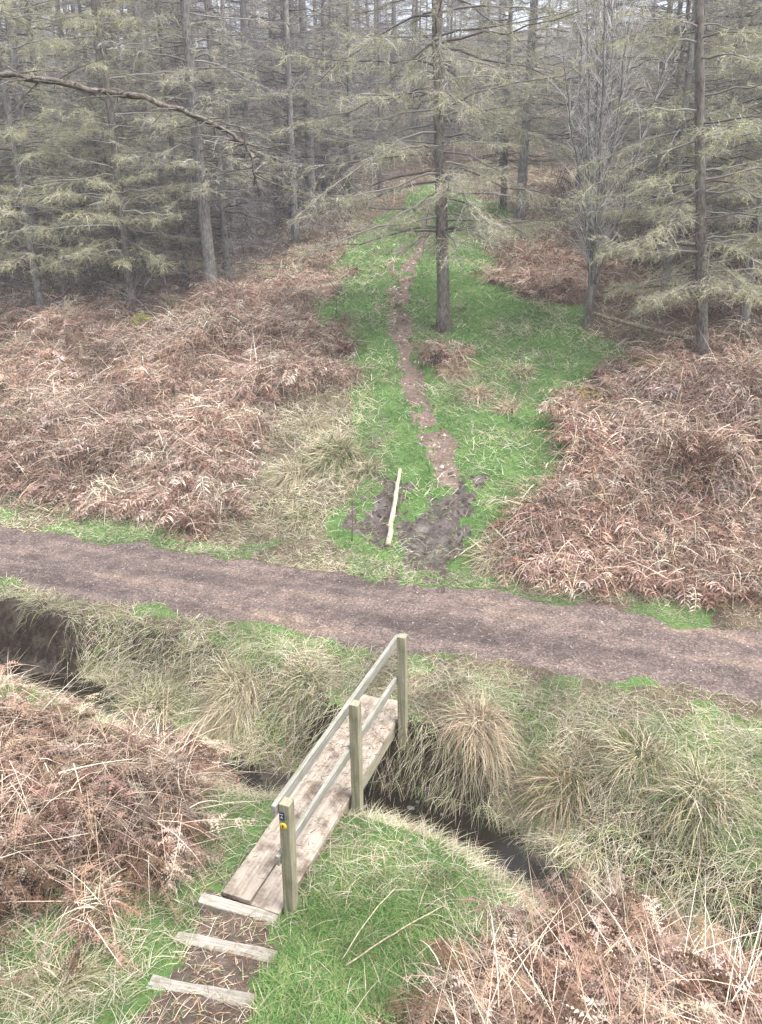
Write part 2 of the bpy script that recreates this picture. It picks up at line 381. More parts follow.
M['stepwood'] = wood_mat('step_board', (.18, .16, .135), (.30, .28, .24), (.41, .385, .345), (.13, .11, .08), .8, 0)

def plain(name, c, rough=.5):
    m, N, L, b = mat(name, rough, .4)
    n = noise(N, L, 60, 3); r = ramp(N, [(.3, tuple(v * .8 for v in c)), (.7, tuple(min(v * 1.1, 1) for v in c))]); L.new(n.outputs['Fac'], r.inputs[0]); L.new(r.outputs[0], b.inputs['Base Color'])
    return m
M['blue'] = plain('blue_plastic', (.015, .035, .09)); M['white'] = plain('white_print', (.7, .72, .75)); M['yellow'] = plain('yellow_plastic', (.75, .50, .05)); M['black'] = plain('black_print', (.02, .02, .02))
M['stone'] = bark_mat('stream_stone', (.05, .047, .043), (.13, .12, .115), (.26, .25, .235), (.10, .11, .08))

def water_mat():
    m, N, L, b = mat('shallow_water', .06, .5)
    b.inputs['Base Color'].default_value = (.014, .012, .009, 1); b.inputs['IOR'].default_value = 1.33
    n = noise(N, L, 14, 3); bp = N.new('ShaderNodeBump'); bp.inputs['Strength'].default_value = .8; bp.inputs['Distance'].default_value = .03
    L.new(n.outputs['Fac'], bp.inputs['Height']); L.new(bp.outputs[0], b.inputs['Normal'])
    return m
M['water'] = water_mat()

# ------------------------------------------------------------------ mesh building
def make(name, V, F, m, col=None, parent=None, smooth=False):
    """F: list of integer arrays (n,3) or (n,4)"""
    me = bpy.data.meshes.new(name)
    V = np.ascontiguousarray(V, np.float32)
    me.vertices.add(len(V)); me.vertices.foreach_set('co', V.ravel())
    F = [f for f in F if len(f)]
    loops = np.concatenate([f.ravel() for f in F]).astype(np.int32)
    sizes = np.concatenate([np.full(len(f), f.shape[1], np.int32) for f in F])
    starts = np.concatenate([[0], np.cumsum(sizes)[:-1]]).astype(np.int32)
    me.loops.add(len(loops)); me.loops.foreach_set('vertex_index', loops)
    me.polygons.add(len(sizes)); me.polygons.foreach_set('loop_start', starts)
    if smooth: me.polygons.foreach_set('use_smooth', np.ones(len(sizes), bool))
    me.update(calc_edges=True)
    if col is not None:
        a = me.color_attributes.new('Col', 'FLOAT_COLOR', 'POINT')
        c = np.ones((len(V), 4), np.float32); c[:, :3] = np.clip(col, 0.004, .95); a.data.foreach_set('color', c.ravel())
    me.materials.append(m)
    o = bpy.data.objects.new(name, me); COL.objects.link(o)
    if parent is not None: o.parent = parent
    return o

class MB:
    def __init__(s): s.v = []; s.f = []; s.c = []; s.n = 0
    def add(s, V, F, c=None):
        V = np.asarray(V, float).reshape(-1, 3); s.v.append(V)
        for f in (F if isinstance(F, list) else [F]): s.f.append(np.asarray(f, np.int64) + s.n)
        s.c.append(np.broadcast_to(np.asarray(c if c is not None else (.5, .5, .5), float), (len(V), 3)))
        s.n += len(V)
    def build(s, name, m, parent=None, smooth=False):
        return make(name, np.concatenate(s.v), s.f, m, np.concatenate(s.c), parent, smooth)

def tube(mb, P, r, sides=8, c=None, wob=0.0, cap=True):
    P = np.asarray(P, float); k = len(P); r = np.broadcast_to(np.asarray(r, float), (k,))
    T = np.gradient(P, axis=0); T /= np.linalg.norm(T, axis=1)[:, None] + 1e-9
    ref = np.array([1.0, 0, 0]) if abs(T[0][0]) < .7 else np.array([0, 1.0, 0])
    A = np.cross(T, ref); A /= np.linalg.norm(A, axis=1)[:, None]; B = np.cross(T, A)
    th = np.linspace(0, 2 * np.pi, sides, endpoint=False)
    rr = r[:, None] * (1 + wob * (R.random((k, sides)) - .5))
    V = P[:, None] + rr[..., None] * (np.cos(th)[None, :, None] * A[:, None] + np.sin(th)[None, :, None] * B[:, None])
    i = np.arange(k - 1)[:, None] * sides; j = np.arange(sides)[None]; j2 = (j + 1) % sides
    F = np.stack([i + j, i + j2, i + sides + j2, i + sides + j], -1).reshape(-1, 4)
    V = V.reshape(-1, 3); fl = [F]
    if cap:
        n = len(V); V = np.concatenate([V, P[:1], P[-1:]]); jj = np.arange(sides); jj2 = (jj + 1) % sides
        fl.append(np.stack([np.full(sides, n), jj2, jj], -1)); e = (k - 1) * sides
        fl.append(np.stack([np.full(sides, n + 1), e + jj, e + jj2], -1))
    mb.add(V, fl, c)

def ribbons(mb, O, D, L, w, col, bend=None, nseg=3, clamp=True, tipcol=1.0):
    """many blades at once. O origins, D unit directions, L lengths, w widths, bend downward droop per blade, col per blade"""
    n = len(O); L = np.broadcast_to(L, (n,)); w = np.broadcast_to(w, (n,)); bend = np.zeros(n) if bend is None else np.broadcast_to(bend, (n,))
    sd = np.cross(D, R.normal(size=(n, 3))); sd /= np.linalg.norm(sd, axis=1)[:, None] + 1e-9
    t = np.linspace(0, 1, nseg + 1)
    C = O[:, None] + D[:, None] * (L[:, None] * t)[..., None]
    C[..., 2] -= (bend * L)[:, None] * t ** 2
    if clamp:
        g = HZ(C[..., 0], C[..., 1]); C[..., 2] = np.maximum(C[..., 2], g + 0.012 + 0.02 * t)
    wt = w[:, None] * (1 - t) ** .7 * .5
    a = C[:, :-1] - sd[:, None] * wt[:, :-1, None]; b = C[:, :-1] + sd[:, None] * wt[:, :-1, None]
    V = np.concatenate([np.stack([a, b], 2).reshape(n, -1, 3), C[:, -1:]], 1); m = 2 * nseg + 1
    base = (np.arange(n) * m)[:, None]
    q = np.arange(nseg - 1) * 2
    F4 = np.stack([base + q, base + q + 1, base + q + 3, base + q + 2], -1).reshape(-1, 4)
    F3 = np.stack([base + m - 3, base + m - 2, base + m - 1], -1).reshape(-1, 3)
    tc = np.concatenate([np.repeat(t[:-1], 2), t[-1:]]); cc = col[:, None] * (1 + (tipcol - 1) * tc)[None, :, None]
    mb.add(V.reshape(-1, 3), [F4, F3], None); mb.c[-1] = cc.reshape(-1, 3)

def fronds(mb, O, yaw, elev, L, bend, col, K=9, sub=0, wid=.30, clamp=True):
    """dead bracken fronds: an arching midrib with pairs of leaflets that curl down"""
    n = len(O)
    hd = np.stack([np.cos(yaw), np.sin(yaw), 0 * yaw], 1); D = hd * np.cos(elev)[:, None]; D[:, 2] = np.sin(elev)
    sdv = np.stack([-np.sin(yaw), np.cos(yaw), 0 * yaw], 1)
    t = np.linspace(0, 1, K + 1)
    tw = (R.random(n) - .5) * .8
    def cen(t):
        C = O[:, None] + D[:, None] * (L[:, None] * t)[..., None] + sdv[:, None] * (tw[:, None] * L[:, None] * t ** 2)[..., None] * .6
        C[..., 2] -= (bend * L)[:, None] * t ** 1.8
        if clamp: C[..., 2] = np.maximum(C[..., 2], HZ(C[..., 0], C[..., 1]) + .03)
        return C
    C = cen(t[None, :] * np.ones((n, 1)))
    w = 0.006 * (1 - t * .8)
    rv = np.stack([C - sdv[:, None] * w[None, :, None], C + sdv[:, None] * w[None, :, None]], 2).reshape(n, -1, 3)
    m = 2 * (K + 1); base = (np.arange(n) * m)[:, None]; q = np.arange(K) * 2
    F = np.stack([base + q, base + q + 1, base + q + 3, base + q + 2], -1).reshape(-1, 4)
    mb.add(rv.reshape(-1, 3), F); mb.c[-1] = np.repeat(col * np.array([1.25, 1.2, 1.1]), m, 0)
    # leaflets
    tt = np.linspace(.22, .97, K); P = cen(tt[None] * np.ones((n, 1)))
    T = np.gradient(P, axis=1); T /= np.linalg.norm(T, axis=2)[..., None] + 1e-9
    prof = np.sin(np.pi * (.18 + .82 * (1 - tt))) ** .8 * (1 - tt * .35)
    for sg in (-1, 1):
        l = L[:, None] * wid * prof[None] * (0.5 + .9 * R.random((n, K)))
        dr = sdv[:, None] * sg * (.55 + .5 * R.random((n, K, 1))) + T * (.15 + .5 * R.random((n, K, 1)))
        dr[..., 2] += -.9 * R.random((n, K)) + .25
        dr /= np.linalg.norm(dr, axis=2)[..., None]
        E = P + dr * l[..., None]; Mi = P + dr * l[..., None] * .5; Mi[..., 2] += l * .12 * R.random((n, K)); E[..., 2] -= l * .35 * R.random((n, K))
        if clamp: E[..., 2] = np.maximum(E[..., 2], HZ(E[..., 0], E[..., 1]) + .015)
        c = col[:, None] * (.75 + .5 * R.random((n, K, 1)))
        if not sub:
            wv = np.cross(dr, R.normal(size=(n, K, 3))); wv /= np.linalg.norm(wv, axis=2)[..., None]; wv = wv * (l * .055 + .004)[..., None]
            V = np.stack([P, Mi - wv, E, Mi + wv], 2).reshape(-1, 3); nn = n * K
            mb.add(V, np.arange(nn * 4).reshape(nn, 4)); mb.c[-1] = np.repeat(c.reshape(-1, 3), 4, 0)
        else:
            u = np.linspace(.12, .95, sub)
            X = P[:, :, None] * (1 - u)[None, None, :, None] + E[:, :, None] * u[None, None, :, None]
            X[..., 2] += (l * .12)[..., None] * np.sin(np.pi * u)
            pv = np.cross(dr, np.array([0, 0, 1.0]) + .5 * R.normal(size=(n, K, 3))); pv /= np.linalg.norm(pv, axis=2)[..., None]
            for s2 in (-1, 1):
                sl = (l[..., None] * .24 * (1.05 - u)[None, None]) * (.6 + .8 * R.random((n, K, sub)))
                tip = X + pv[:, :, None] * (s2 * sl)[..., None] + dr[:, :, None] * (sl * .35)[..., None]; tip[..., 2] -= sl * .5 * R.random((n, K, sub))
                hw = (l / sub * .42)[..., None, None] * dr[:, :, None]
                V = np.stack([X - hw, X + hw, tip], 3).reshape(-1, 3); nn = n * K * sub
                mb.add(V, np.arange(nn * 3).reshape(nn, 3)); mb.c[-1] = np.repeat(np.repeat(c.reshape(-1, 3), sub, 0), 3, 0)

def pick(pal, n, jit=.12):
    pal = np.array(pal); c = pal[R.integers(0, len(pal), n)]
    return c * (1 + jit * R.normal(size=(n, 1))) * (1 + .04 * R.normal(size=(n, 3)))

def tag(o, label=None, cat=None, group=None, kind=None):
    if label: o['label'] = label
    if cat: o['category'] = cat
    if group: o['group'] = group
    if kind: o['kind'] = kind
    return o

def empty(name, loc, rz=0):
    o = bpy.data.objects.new(name, None); COL.objects.link(o); o.location = tuple(loc); o.rotation_euler = (0, 0, rz); o.empty_display_size = .2
    return o

def dup(root, loc, rz, sc, label, group=None, tilt=(0, 0)):
    r = root.copy(); COL.objects.link(r); r.location = tuple(loc); r.rotation_euler = (tilt[0], tilt[1], rz); r.scale = (sc, sc, sc); r['label'] = label
    if group: r['group'] = group
    elif 'group' in r: del r['group']
    for ch in list(root.children):
        c = ch.copy(); COL.objects.link(c); c.parent = r
    return r

# ------------------------------------------------------------------ the ground, split into ground, turf, track, path, mud, stream bed
ny, nx = GX.shape
idx = np.arange(ny * nx).reshape(ny, nx)
quads = np.stack([idx[:-1, :-1], idx[:-1, 1:], idx[1:, 1:], idx[1:, :-1]], -1).reshape(-1, 4)
cx = ((GX[:-1, :-1] + GX[1:, 1:]) / 2).ravel(); cy = ((GY[:-1, :-1] + GY[1:, 1:]) / 2).ravel()
zc = zones(cx, cy)
gx_, gy_ = grad(cx, cy, .08); steep = np.hypot(gx_, gy_)
cls = np.zeros(len(quads), int)
cls[(zc['green'] > .45)] = 1
cls[(steep > .8) & (zc['s'] < -2.3) & (zc['q'] > 0)] = 6; cls[(cx < -4.6) & (zc['q'] > 0) & (zc['q'] < .75)] = 6
cls[zc['wet']] = 5
cls[zc['dirt'] == 1] = 3; cls[zc['step']] = 7
cls[zc['dirt'] == 2] = 4
cls[zc['track']] = 2
PV = np.stack([GX.ravel(), GY.ravel(), GZ.ravel()], 1)
for k, (nm, mk) in enumerate([('ground', 'ground'), ('turf_ground', 'turf'), ('track', 'track'), ('path', 'path'), ('muddy_ground', 'mud'), ('stream_bed', 'bed'), ('stream_bank', 'bank'), ('dirt_path', 'soil')]):
    f = quads[cls == k]
    if not len(f): continue
    u, inv = np.unique(f.ravel(), return_inverse=True)
    tag(make(nm, PV[u], [inv.reshape(-1, 4)], M[mk], None, None, True), kind='structure')

# water: a ribbon along the stream
def stream_curve(n=90):
    d = np.concatenate([[0], np.cumsum(np.hypot(*np.diff(STREAM, axis=0).T))]); t = np.linspace(0, d[-1], n)
    return np.stack([np.interp(t, d, STREAM[:, 0]), np.interp(t, d, STREAM[:, 1])], 1)
sc_ = stream_curve(); tg = np.gradient(sc_, axis=0); tg /= np.linalg.norm(tg, axis=1)[:, None]; nr = np.stack([-tg[:, 1], tg[:, 0]], 1)
rows = np.linspace(-.55, .55, 7)
wv = np.concatenate([(sc_[:, None] + nr[:, None] * rows[None, :, None]), np.full((len(sc_), 7, 1), -0.825)], 2).reshape(-1, 3)
ii = np.arange((len(sc_)) * 7).reshape(-1, 7)
tag(make('stream_water', wv, [np.stack([ii[:-1, :-1], ii[:-1, 1:], ii[1:, 1:], ii[1:, :-1]], -1).reshape(-1, 4)], M['water'], None, None, True), kind='structure')

# ------------------------------------------------------------------ scatter helpers
def scatter(n, x0, x1, y0, y1, key, mult=1.0):
    x = R.uniform(x0, x1, n); y = R.uniform(y0, y1, n); z = zones(x, y)
    k = R.random(n) < z[key] * mult
    return x[k], y[k], {a: b[k] for a, b in z.items()}

def fan(n, y0, y1, key, mult=1.0, m=2.5, p=1.0):
    y = y0 + (y1 - y0) * R.random(n) ** p; half = .56 * (y + 1.0) + m; x = R.uniform(-1, 1, n) * half; z = zones(x, y)
    k = R.random(n) < z[key] * mult
    return x[k], y[k], {a: b[k] for a, b in z.items()}

def blades(mb, x, y, L, w, pal, up=.8, droop=.5, down=.5, nseg=3, jit=.14, tip=1.0):
    n = len(x)
    if not n: return
    gx, gy = grad(x, y); yaw = R.uniform(0, 2 * np.pi, n)
    D = np.stack([np.cos(yaw) - gx * down * 2, np.sin(yaw) - gy * down * 2, up * (1 + .6 * R.random(n))], 1)
    D /= np.linalg.norm(D, axis=1)[:, None]
    O = np.stack([x, y, HZ(x, y) - .01], 1)
    ribbons(mb, O, D, L, w, pick(pal, n, jit) * np.clip(.92 + .75 * fbm(x, y, .9, 501) + .5 * vn(x, y, 3.5, 502), .5, 1.4)[:, None], droop * (.4 + R.random(n)), nseg, True, tip)

GREEN = [(.085, .19, .045), (.11, .22, .06), (.16, .25, .085), (.065, .15, .045), (.21, .26, .11), (.27, .28, .14)]
GREEN_RIDE = [(.115, .24, .072), (.135, .265, .082), (.19, .285, .11), (.10, .20, .066), (.25, .305, .145), (.30, .30, .175)]
STRAW = [(.60, .54, .41), (.52, .47, .34), (.68, .63, .52), (.44, .40, .27), (.40, .41, .25), (.55, .48, .38), (.33, .29, .19)]
NSTRAW = [tuple(v * .84 for v in c) for c in STRAW] + [(.28, .23, .14)]
BRACK = [(.29, .20, .16), (.38, .285, .235), (.22, .14, .11), (.45, .36, .305), (.11, .065, .047), (.33, .23, .18), (.15, .09, .065), (.25, .155, .115)]
STALK = [(.52, .41, .32), (.44, .32, .245), (.58, .49, .39), (.34, .23, .17), (.62, .54, .43)]

# short green grass
mb = MB()
x, y, z = fan(150000, 2.2, 13.0, 'green', 1.0)
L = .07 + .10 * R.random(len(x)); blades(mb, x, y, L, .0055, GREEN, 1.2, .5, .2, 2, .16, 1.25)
x, y, z = scatter(26000, -0.95, 0.7, 3.0, 5.6, 'green', 1.0)
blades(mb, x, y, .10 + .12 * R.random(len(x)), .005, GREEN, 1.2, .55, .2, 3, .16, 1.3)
x, y, z = fan(230000, 11.0, 46.0, 'green', 1.0, 1.0, 1.15)
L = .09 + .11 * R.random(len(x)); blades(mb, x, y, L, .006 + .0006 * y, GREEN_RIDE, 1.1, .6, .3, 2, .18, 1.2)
tag(mb.build('grass', M['grass']), kind='stuff')

# pale dead grass
mb = MB()
x, y, z = fan(150000, 2.2, 13.5, 'straw', .92)
L = (.16 + .32 * R.random(len(x)) ** 1.4) * np.where(z['s'] > -2.7, .5, 1.0); blades(mb, x, y, L, .0055, NSTRAW, .7, .7, .7, 4)
n = 230000; x = R.uniform(-9, 7, n); y = R.uniform(5.5, 13, n); z = zones(x, y); k = (z['q'] > .21) & (z['s'] < -TRACK_W - .1) & (R.random(n) < .38 + .9 * np.clip(fbm(x, y, 1.2, 401) + .2, 0, 1)) & (y > 5) & ~((x < -4.6) & (z['q'] + .5 * vn(x, y, 3, 13) < .62))
x, y = x[k], y[k]; blades(mb, x, y, (.16 + .36 * R.random(len(x)) ** 1.3) * np.where(x < -4.6, .6, 1), .006, NSTRAW + [(.20, .26, .10), (.15, .23, .08)], .7, .9, .42, 5)
x, y, z = fan(340000, 11.0, 44.0, 'straw', 1.0, 1.0, 1.2)
L = .18 + .34 * R.random(len(x)); L *= np.where(z['s'] < .8, .45, 1)
blades(mb, x, y, L, .003 + .0004 * y, STRAW + [(.30, .30, .15)], .8, .5, .5, 3)
n = 15000; x = R.uniform(-5, 5, n); y = R.uniform(3.5, 11, n); q_ = stream_q(x, y); k = (q_ < -.34) & (q_ > -.9) & (vn(x, y, 1.6, 411) > -.12); x, y = x[k], y[k]
blades(mb, x, y, .12 + .3 * R.random(len(x)), .0055, NSTRAW + [(.15, .22, .08), (.12, .19, .06)], .6, .9, .3, 4)
tag(mb.build('dead_grass', M['straw']), kind='stuff')

# bracken, near in full leaf detail
def bracken(mb, x, y, Lr, K, sub, wid, stalks=.5):
    n = len(x); gx, gy = grad(x, y, .3)
    yaw = np.arctan2(-gy, -gx) + R.normal(size=n) * 1.3
    el = R.uniform(.1, 1.15, n); L = R.uniform(*Lr, n); bend = np.sin(el) * R.uniform(.75, 1.25, n) + .05
    O = np.stack([x, y, HZ(x, y) + .02 + .22 * R.random(n) ** 1.5], 1)
    clump = .72 + .9 * (fbm(x, y, .8, 201) + .35); tint = fbm(x, y, .5, 202)
    c = pick(BRACK, n) * np.where(y < 10.8, .82, 1.0)[:, None] * np.clip(clump, .5, 1.15)[:, None] * np.where(y < 10.8, 1, 0)[:, None] * np.array([.96, .97, .93]) + pick(BRACK, n) * np.where(y < 10.8, 0, 1)[:, None] * np.clip(clump, .5, 1.5)[:, None] * (1 + np.stack([0 * tint, .10 * tint, .18 * tint], 1))
    fronds(mb, O, yaw, el, L, bend, c, K, sub, wid)
    k = R.random(n) < stalks; m_ = int(k.sum())
    if m_:
        e2 = R.uniform(0, .75, m_); ya = R.uniform(0, 2 * np.pi, m_)
        D = np.stack([np.cos(ya) * np.cos(e2), np.sin(ya) * np.cos(e2), np.sin(e2)], 1)
        ribbons(mb, O[k], D, R.uniform(.4, 1.1, m_), .006 + .0004 * y[k], pick(STALK, m_), R.uniform(.1, .5, m_), 3)
def strands(mb, x, y, pal, L, w, hgt):
    n = len(x); gx, gy = grad(x, y, .3); ya = np.arctan2(-gy, -gx) + R.normal(size=n) * 1.1; e2 = R.normal(size=n) * .45 + .25
    D = np.stack([np.cos(ya) * np.cos(e2), np.sin(ya) * np.cos(e2), np.sin(e2)], 1)
    O = np.stack([x, y, HZ(x, y) + hgt * R.random(n)], 1)
    cl = np.clip(.75 + .9 * (fbm(x, y, .8, 201) + .3), .6, 1.5)[:, None]
    ribbons(mb, O, D, L * (.5 + R.random(n)), w, pick(pal, n, .2) * cl, R.uniform(-.1, 1.0, n), 4)
mb = MB()
x, y, z = fan(10500, 2.4, 10.6, 'br', 1.0); bracken(mb, x, y, (.4, .9), 15, 5, .19, .8)
x, y, z = fan(130000, 2.4, 10.6, 'br', 1.0); strands(mb, x, y, BRACK + STALK[:3], .22, .005, .3)
x, y, z = fan(21000, 2.4, 10.6, 'br', 1.0); strands(mb, x, y, STALK, .7, .007, .35)
tag(mb.build('bracken', M['fern']), kind='stuff')
mb = MB()
x, y, z = fan(34000, 11.0, 26.0, 'br', 1.0, 1.5); bracken(mb, x, y, (.4, .95), 10, 0, .25, .6)
x, y, z = fan(170000, 11.0, 27.0, 'br', 1.0, 1.5); strands(mb, x, y, BRACK + STALK[:3], .28, .011, .3)
x, y, z = fan(30000, 11.0, 27.0, 'br', 1.0, 1.5); strands(mb, x, y, STALK, .8, .011, .4)
x, y, z = fan(16000, 25.0, 48.0, 'br', 1.0, 1.0); bracken(mb, x, y, (.5, 1.0), 6, 0, .3, .6)
def heaps(mb, x, y, m_, Lr, w):
    n = len(x)
    for i in range(n):
        k = int(m_ * R.uniform(.6, 1.4)); gx, gy = (float(v) for v in grad(x[i], y[i], .3)); yd = math.atan2(-gy, -gx)
        ya = yd + R.normal(size=k) * 1.2; e2 = R.uniform(.2, 1.25, k); hh = R.uniform(.1, .45)
        px = x[i] + .22 * R.normal(size=k); py = y[i] + .22 * R.normal(size=k)
        D = np.stack([np.cos(ya) * np.cos(e2), np.sin(ya) * np.cos(e2), np.sin(e2)], 1)
        pal = [STALK, BRACK, BRACK, STALK[:3] + BRACK[:2], STRAW[:3]][int(R.integers(0, 5))]
        ribbons(mb, np.stack([px, py, HZ(px, py) + hh * R.random(k)], 1), D, R.uniform(*Lr, k), w, pick(pal, k, .2) * R.uniform(.4, 1.25), R.uniform(.5, 1.5, k), 5)
x, y, z = fan(900, 11.5, 26.0, 'br', 1.0, 1.5); heaps(mb, x, y, 90, (.4, 1.15), .012)
tag(mb.build('hillside_bracken', M['fern']), kind='stuff')

# fallen twigs, straw bits and needles lying on track, steps, path and forest floor
mb = MB()
def litter(n, x, y, L, w, pal):
    ya = R.uniform(0, 2 * np.pi, n); D = np.stack([np.cos(ya), np.sin(ya), .08 * R.normal(size=n)], 1)
    ribbons(mb, np.stack([x, y, HZ(x, y) + .012], 1), D, L, w, pick(pal, n), None, 2)
LIT = [(.40, .31, .21), (.25, .16, .11), (.48, .40, .29), (.16, .10, .07), (.30, .17, .10)]
n = 16000; x = R.uniform(-8.5, 8, n); y = R.uniform(7.5, 16.5, n); z = zones(x, y); k = z['track'] & (R.random(n) < .35 + .9 * np.clip(fbm(x, y, .7, 301), -.3, .6)); x, y = x[k], y[k]
litter(len(x), x, y, .02 + .06 * R.random(len(x)), .008, LIT)
n = 2600; x = R.uniform(-2.1, -.7, n); y = R.uniform(2.6, 5.5, n); z = zones(x, y); k = z['step']; x, y = x[k], y[k]
litter(len(x), x, y, .04 + .16 * R.random(len(x)) ** 2, .006, LIT + [(.55, .47, .36)])
n = 900; u_ = BL * R.random(n) ** .45 + .2 * R.random(n); v_ = -BW * R.random(n); x = bnr[0] + bd[0] * u_ + br_perp[0] * v_; y = bnr[1] + bd[1] * u_ + br_perp[1] * v_
ya = R.uniform(0, 6.28, n); ribbons(mb, np.stack([x, y, 0 * x + .003], 1), np.stack([np.cos(ya), np.sin(ya), .05 * R.random(n)], 1), .02 + .10 * R.random(n) ** 2, .006, pick(LIT + [(.10, .07, .05), (.07, .05, .04)], n), None, 2, False)
n = 9000; x = R.uniform(-3, 6, n); y = R.uniform(11, 40, n); z = zones(x, y); k = z['dirt'] == 1; x, y = x[k], y[k]
litter(len(x), x, y, .05 + .2 * R.random(len(x)), .012, LIT)
x, y, z = fan(26000, 17.0, 60.0, 'br', 1.0, 2.0); k = z['wood']; x, y = x[k], y[k]
litter(len(x), x, y, .2 + .9 * R.random(len(x)), .014, [(.22, .17, .14), (.13, .10, .085), (.36, .31, .27)])
tag(mb.build('twig_litter', M['litter']), kind='stuff')
mb = MB()
n = 42000; y = 18 + 42 * R.random(n) ** 1.3; x = R.uniform(-1, 1, n) * (.58 * y + 2); z = zones(x, y); k = z['wood'] & (z['s'] > 8.5) & (fbm(x, y, .35, 601) > np.where(x < 0, -.25, .05)) & ~((x > -.02 * y - .5) & (x < .2 * y) & (y < 50))
x, y = x[k], y[k]; n = len(x); ya = R.uniform(0, 6.28, n); e2 = R.uniform(.1, 1.4, n)
ribbons(mb, np.stack([x, y, HZ(x, y) + 1.3 * R.random(n) ** 1.5], 1), np.stack([np.cos(ya) * np.cos(e2), np.sin(ya) * np.cos(e2), np.sin(e2)], 1), R.uniform(.4, 1.6, n), .012 + .0004 * y, pick([(.10, .085, .082), (.06, .05, .048), (.15, .132, .126), (.22, .195, .19)], n), R.uniform(-.1, .6, n), 3)
tag(mb.build('undergrowth', M['litter']), kind='stuff')

# loose stones of the track
mb = MB()
n = 9000; x = R.uniform(-8.5, 8, n); y = R.uniform(7.5, 16.5, n); z = zones(x, y); k = z['track']; x, y = x[k], y[k]; n = len(x)
r = .006 + .014 * R.random(n) ** 3
base = np.array([(1, 0, 0), (-.5, .85, 0), (-.5, -.85, 0), (.1, .1, .75)]); V = base[None] * r[:, None, None] * (.7 + .6 * R.random((n, 4, 3)))
V += np.stack([x, y, HZ(x, y) + .001], 1)[:, None]; b4 = (np.arange(n) * 4)[:, None]
c = pick([(.20, .165, .15), (.28, .24, .22), (.13, .10, .09), (.36, .32, .30)], n)
mb.add(V.reshape(-1, 3), np.concatenate([b4 + np.array([[0, 1, 3]]), b4 + np.array([[1, 2, 3]]), b4 + np.array([[2, 0, 3]])])); mb.c[-1] = np.repeat(c, 4, 0)
n = 26000; x = R.uniform(-1.5, 5, n); y = R.uniform(11.5, 34, n); z = zones(x, y); k = (z['dirt'] == 2) | ((z['dirt'] == 1) & (R.random(n) < .5)); x, y, dd = x[k], y[k], z['dirt'][k]; n = len(x)
r = .012 + .055 * R.random(n) ** 2.5
V = base[None] * r[:, None, None] * (.7 + .7 * R.random((n, 4, 3))); ro = R.uniform(0, 6.28, n); cr_, sr_ = np.cos(ro)[:, None], np.sin(ro)[:, None]
V = np.stack([V[..., 0] * cr_ - V[..., 1] * sr_, V[..., 0] * sr_ + V[..., 1] * cr_, V[..., 2]], -1) + np.stack([x, y, HZ(x, y) - .004], 1)[:, None]; b4 = (np.arange(n) * 4)[:, None]
c = np.where((dd == 2)[:, None], pick([(.045, .035, .03), (.08, .062, .055), (.13, .105, .095)], n), pick([(.17, .125, .105), (.27, .21, .18), (.10, .07, .06), (.36, .30, .26)], n))
mb.add(V.reshape(-1, 3), np.concatenate([b4 + np.array([[0, 1, 3]]), b4 + np.array([[1, 2, 3]]), b4 + np.array([[2, 0, 3]])])); mb.c[-1] = np.repeat(c, 4, 0)
tag(mb.build('gravel', M['litter']), kind='stuff')

# ------------------------------------------------------------------ the footbridge
def box_mesh(name, size, m, parent, loc, rot=(0, 0, 0), bevel=.006, warp=.004):
    sx, sy, sz = (v / 2 for v in size)
    import bmesh
    bm = bmesh.new(); bmesh.ops.create_cube(bm, size=1)
    for v in bm.verts: v.co.x *= 2 * sx; v.co.y *= 2 * sy; v.co.z *= 2 * sz
    long = max(range(3), key=lambda k: size[k]); cuts = int(size[long] / .22)
    if cuts > 0:
        es = [e for e in bm.edges if abs((e.verts[0].co - e.verts[1].co)[long]) > size[long] * .9]
        bmesh.ops.subdivide_edges(bm, edges=es, cuts=cuts, use_grid_fill=True)
    for v in bm.verts: v.co += Vector((random.uniform(-1, 1), random.uniform(-1, 1), random.uniform(-1, 1))) * warp
    sharp = [e for e in bm.edges if len(e.link_faces) == 2 and e.calc_face_angle(0) > .8]
    bmesh.ops.bevel(bm, geom=sharp, offset=bevel, segments=2, affect='EDGES', profile=.6)
    me = bpy.data.meshes.new(name); bm.to_mesh(me); bm.free(); me.materials.append(m)
    o = bpy.data.objects.new(name, me); COL.objects.link(o); o.parent = parent; o.location = loc; o.rotation_euler = rot
    return o

brz = math.atan2(bd[1], bd[0]) - math.pi / 2
bridge = empty('footbridge', (*bnr, .0), brz)              # local x to the right, y along the deck; deck occupies x in [-BW, 0]
tag(bridge, 'narrow wooden footbridge with one handrail on three posts, crossing the stream', 'footbridge')
pw = (BW - .012) / 2
for k in range(2):
    box_mesh('deck_plank', (pw, BL + .44 + .05 * k, .055), M['deck'], bridge, (-BW + pw / 2 + k * (pw + .012), BL / 2 + .16, -.03), (0, 0, .002 * (k - .5)), .008, .003)
for xx in (-.05, -BW + .07):
    box_mesh('beam', (.09, BL + .3, .16), M['beam'], bridge, (xx, BL / 2 + .18, -.143), (0, 0, 0), .008, .004)
PT = .10
POSTS = [(.03, 0.0), (.03, BL * .515), (.03, BL * 1.0)]
heads = [1.21, 1.21, 1.22]
wob = [(-.004, .006), (.006, -.01), (.012, -.012)]
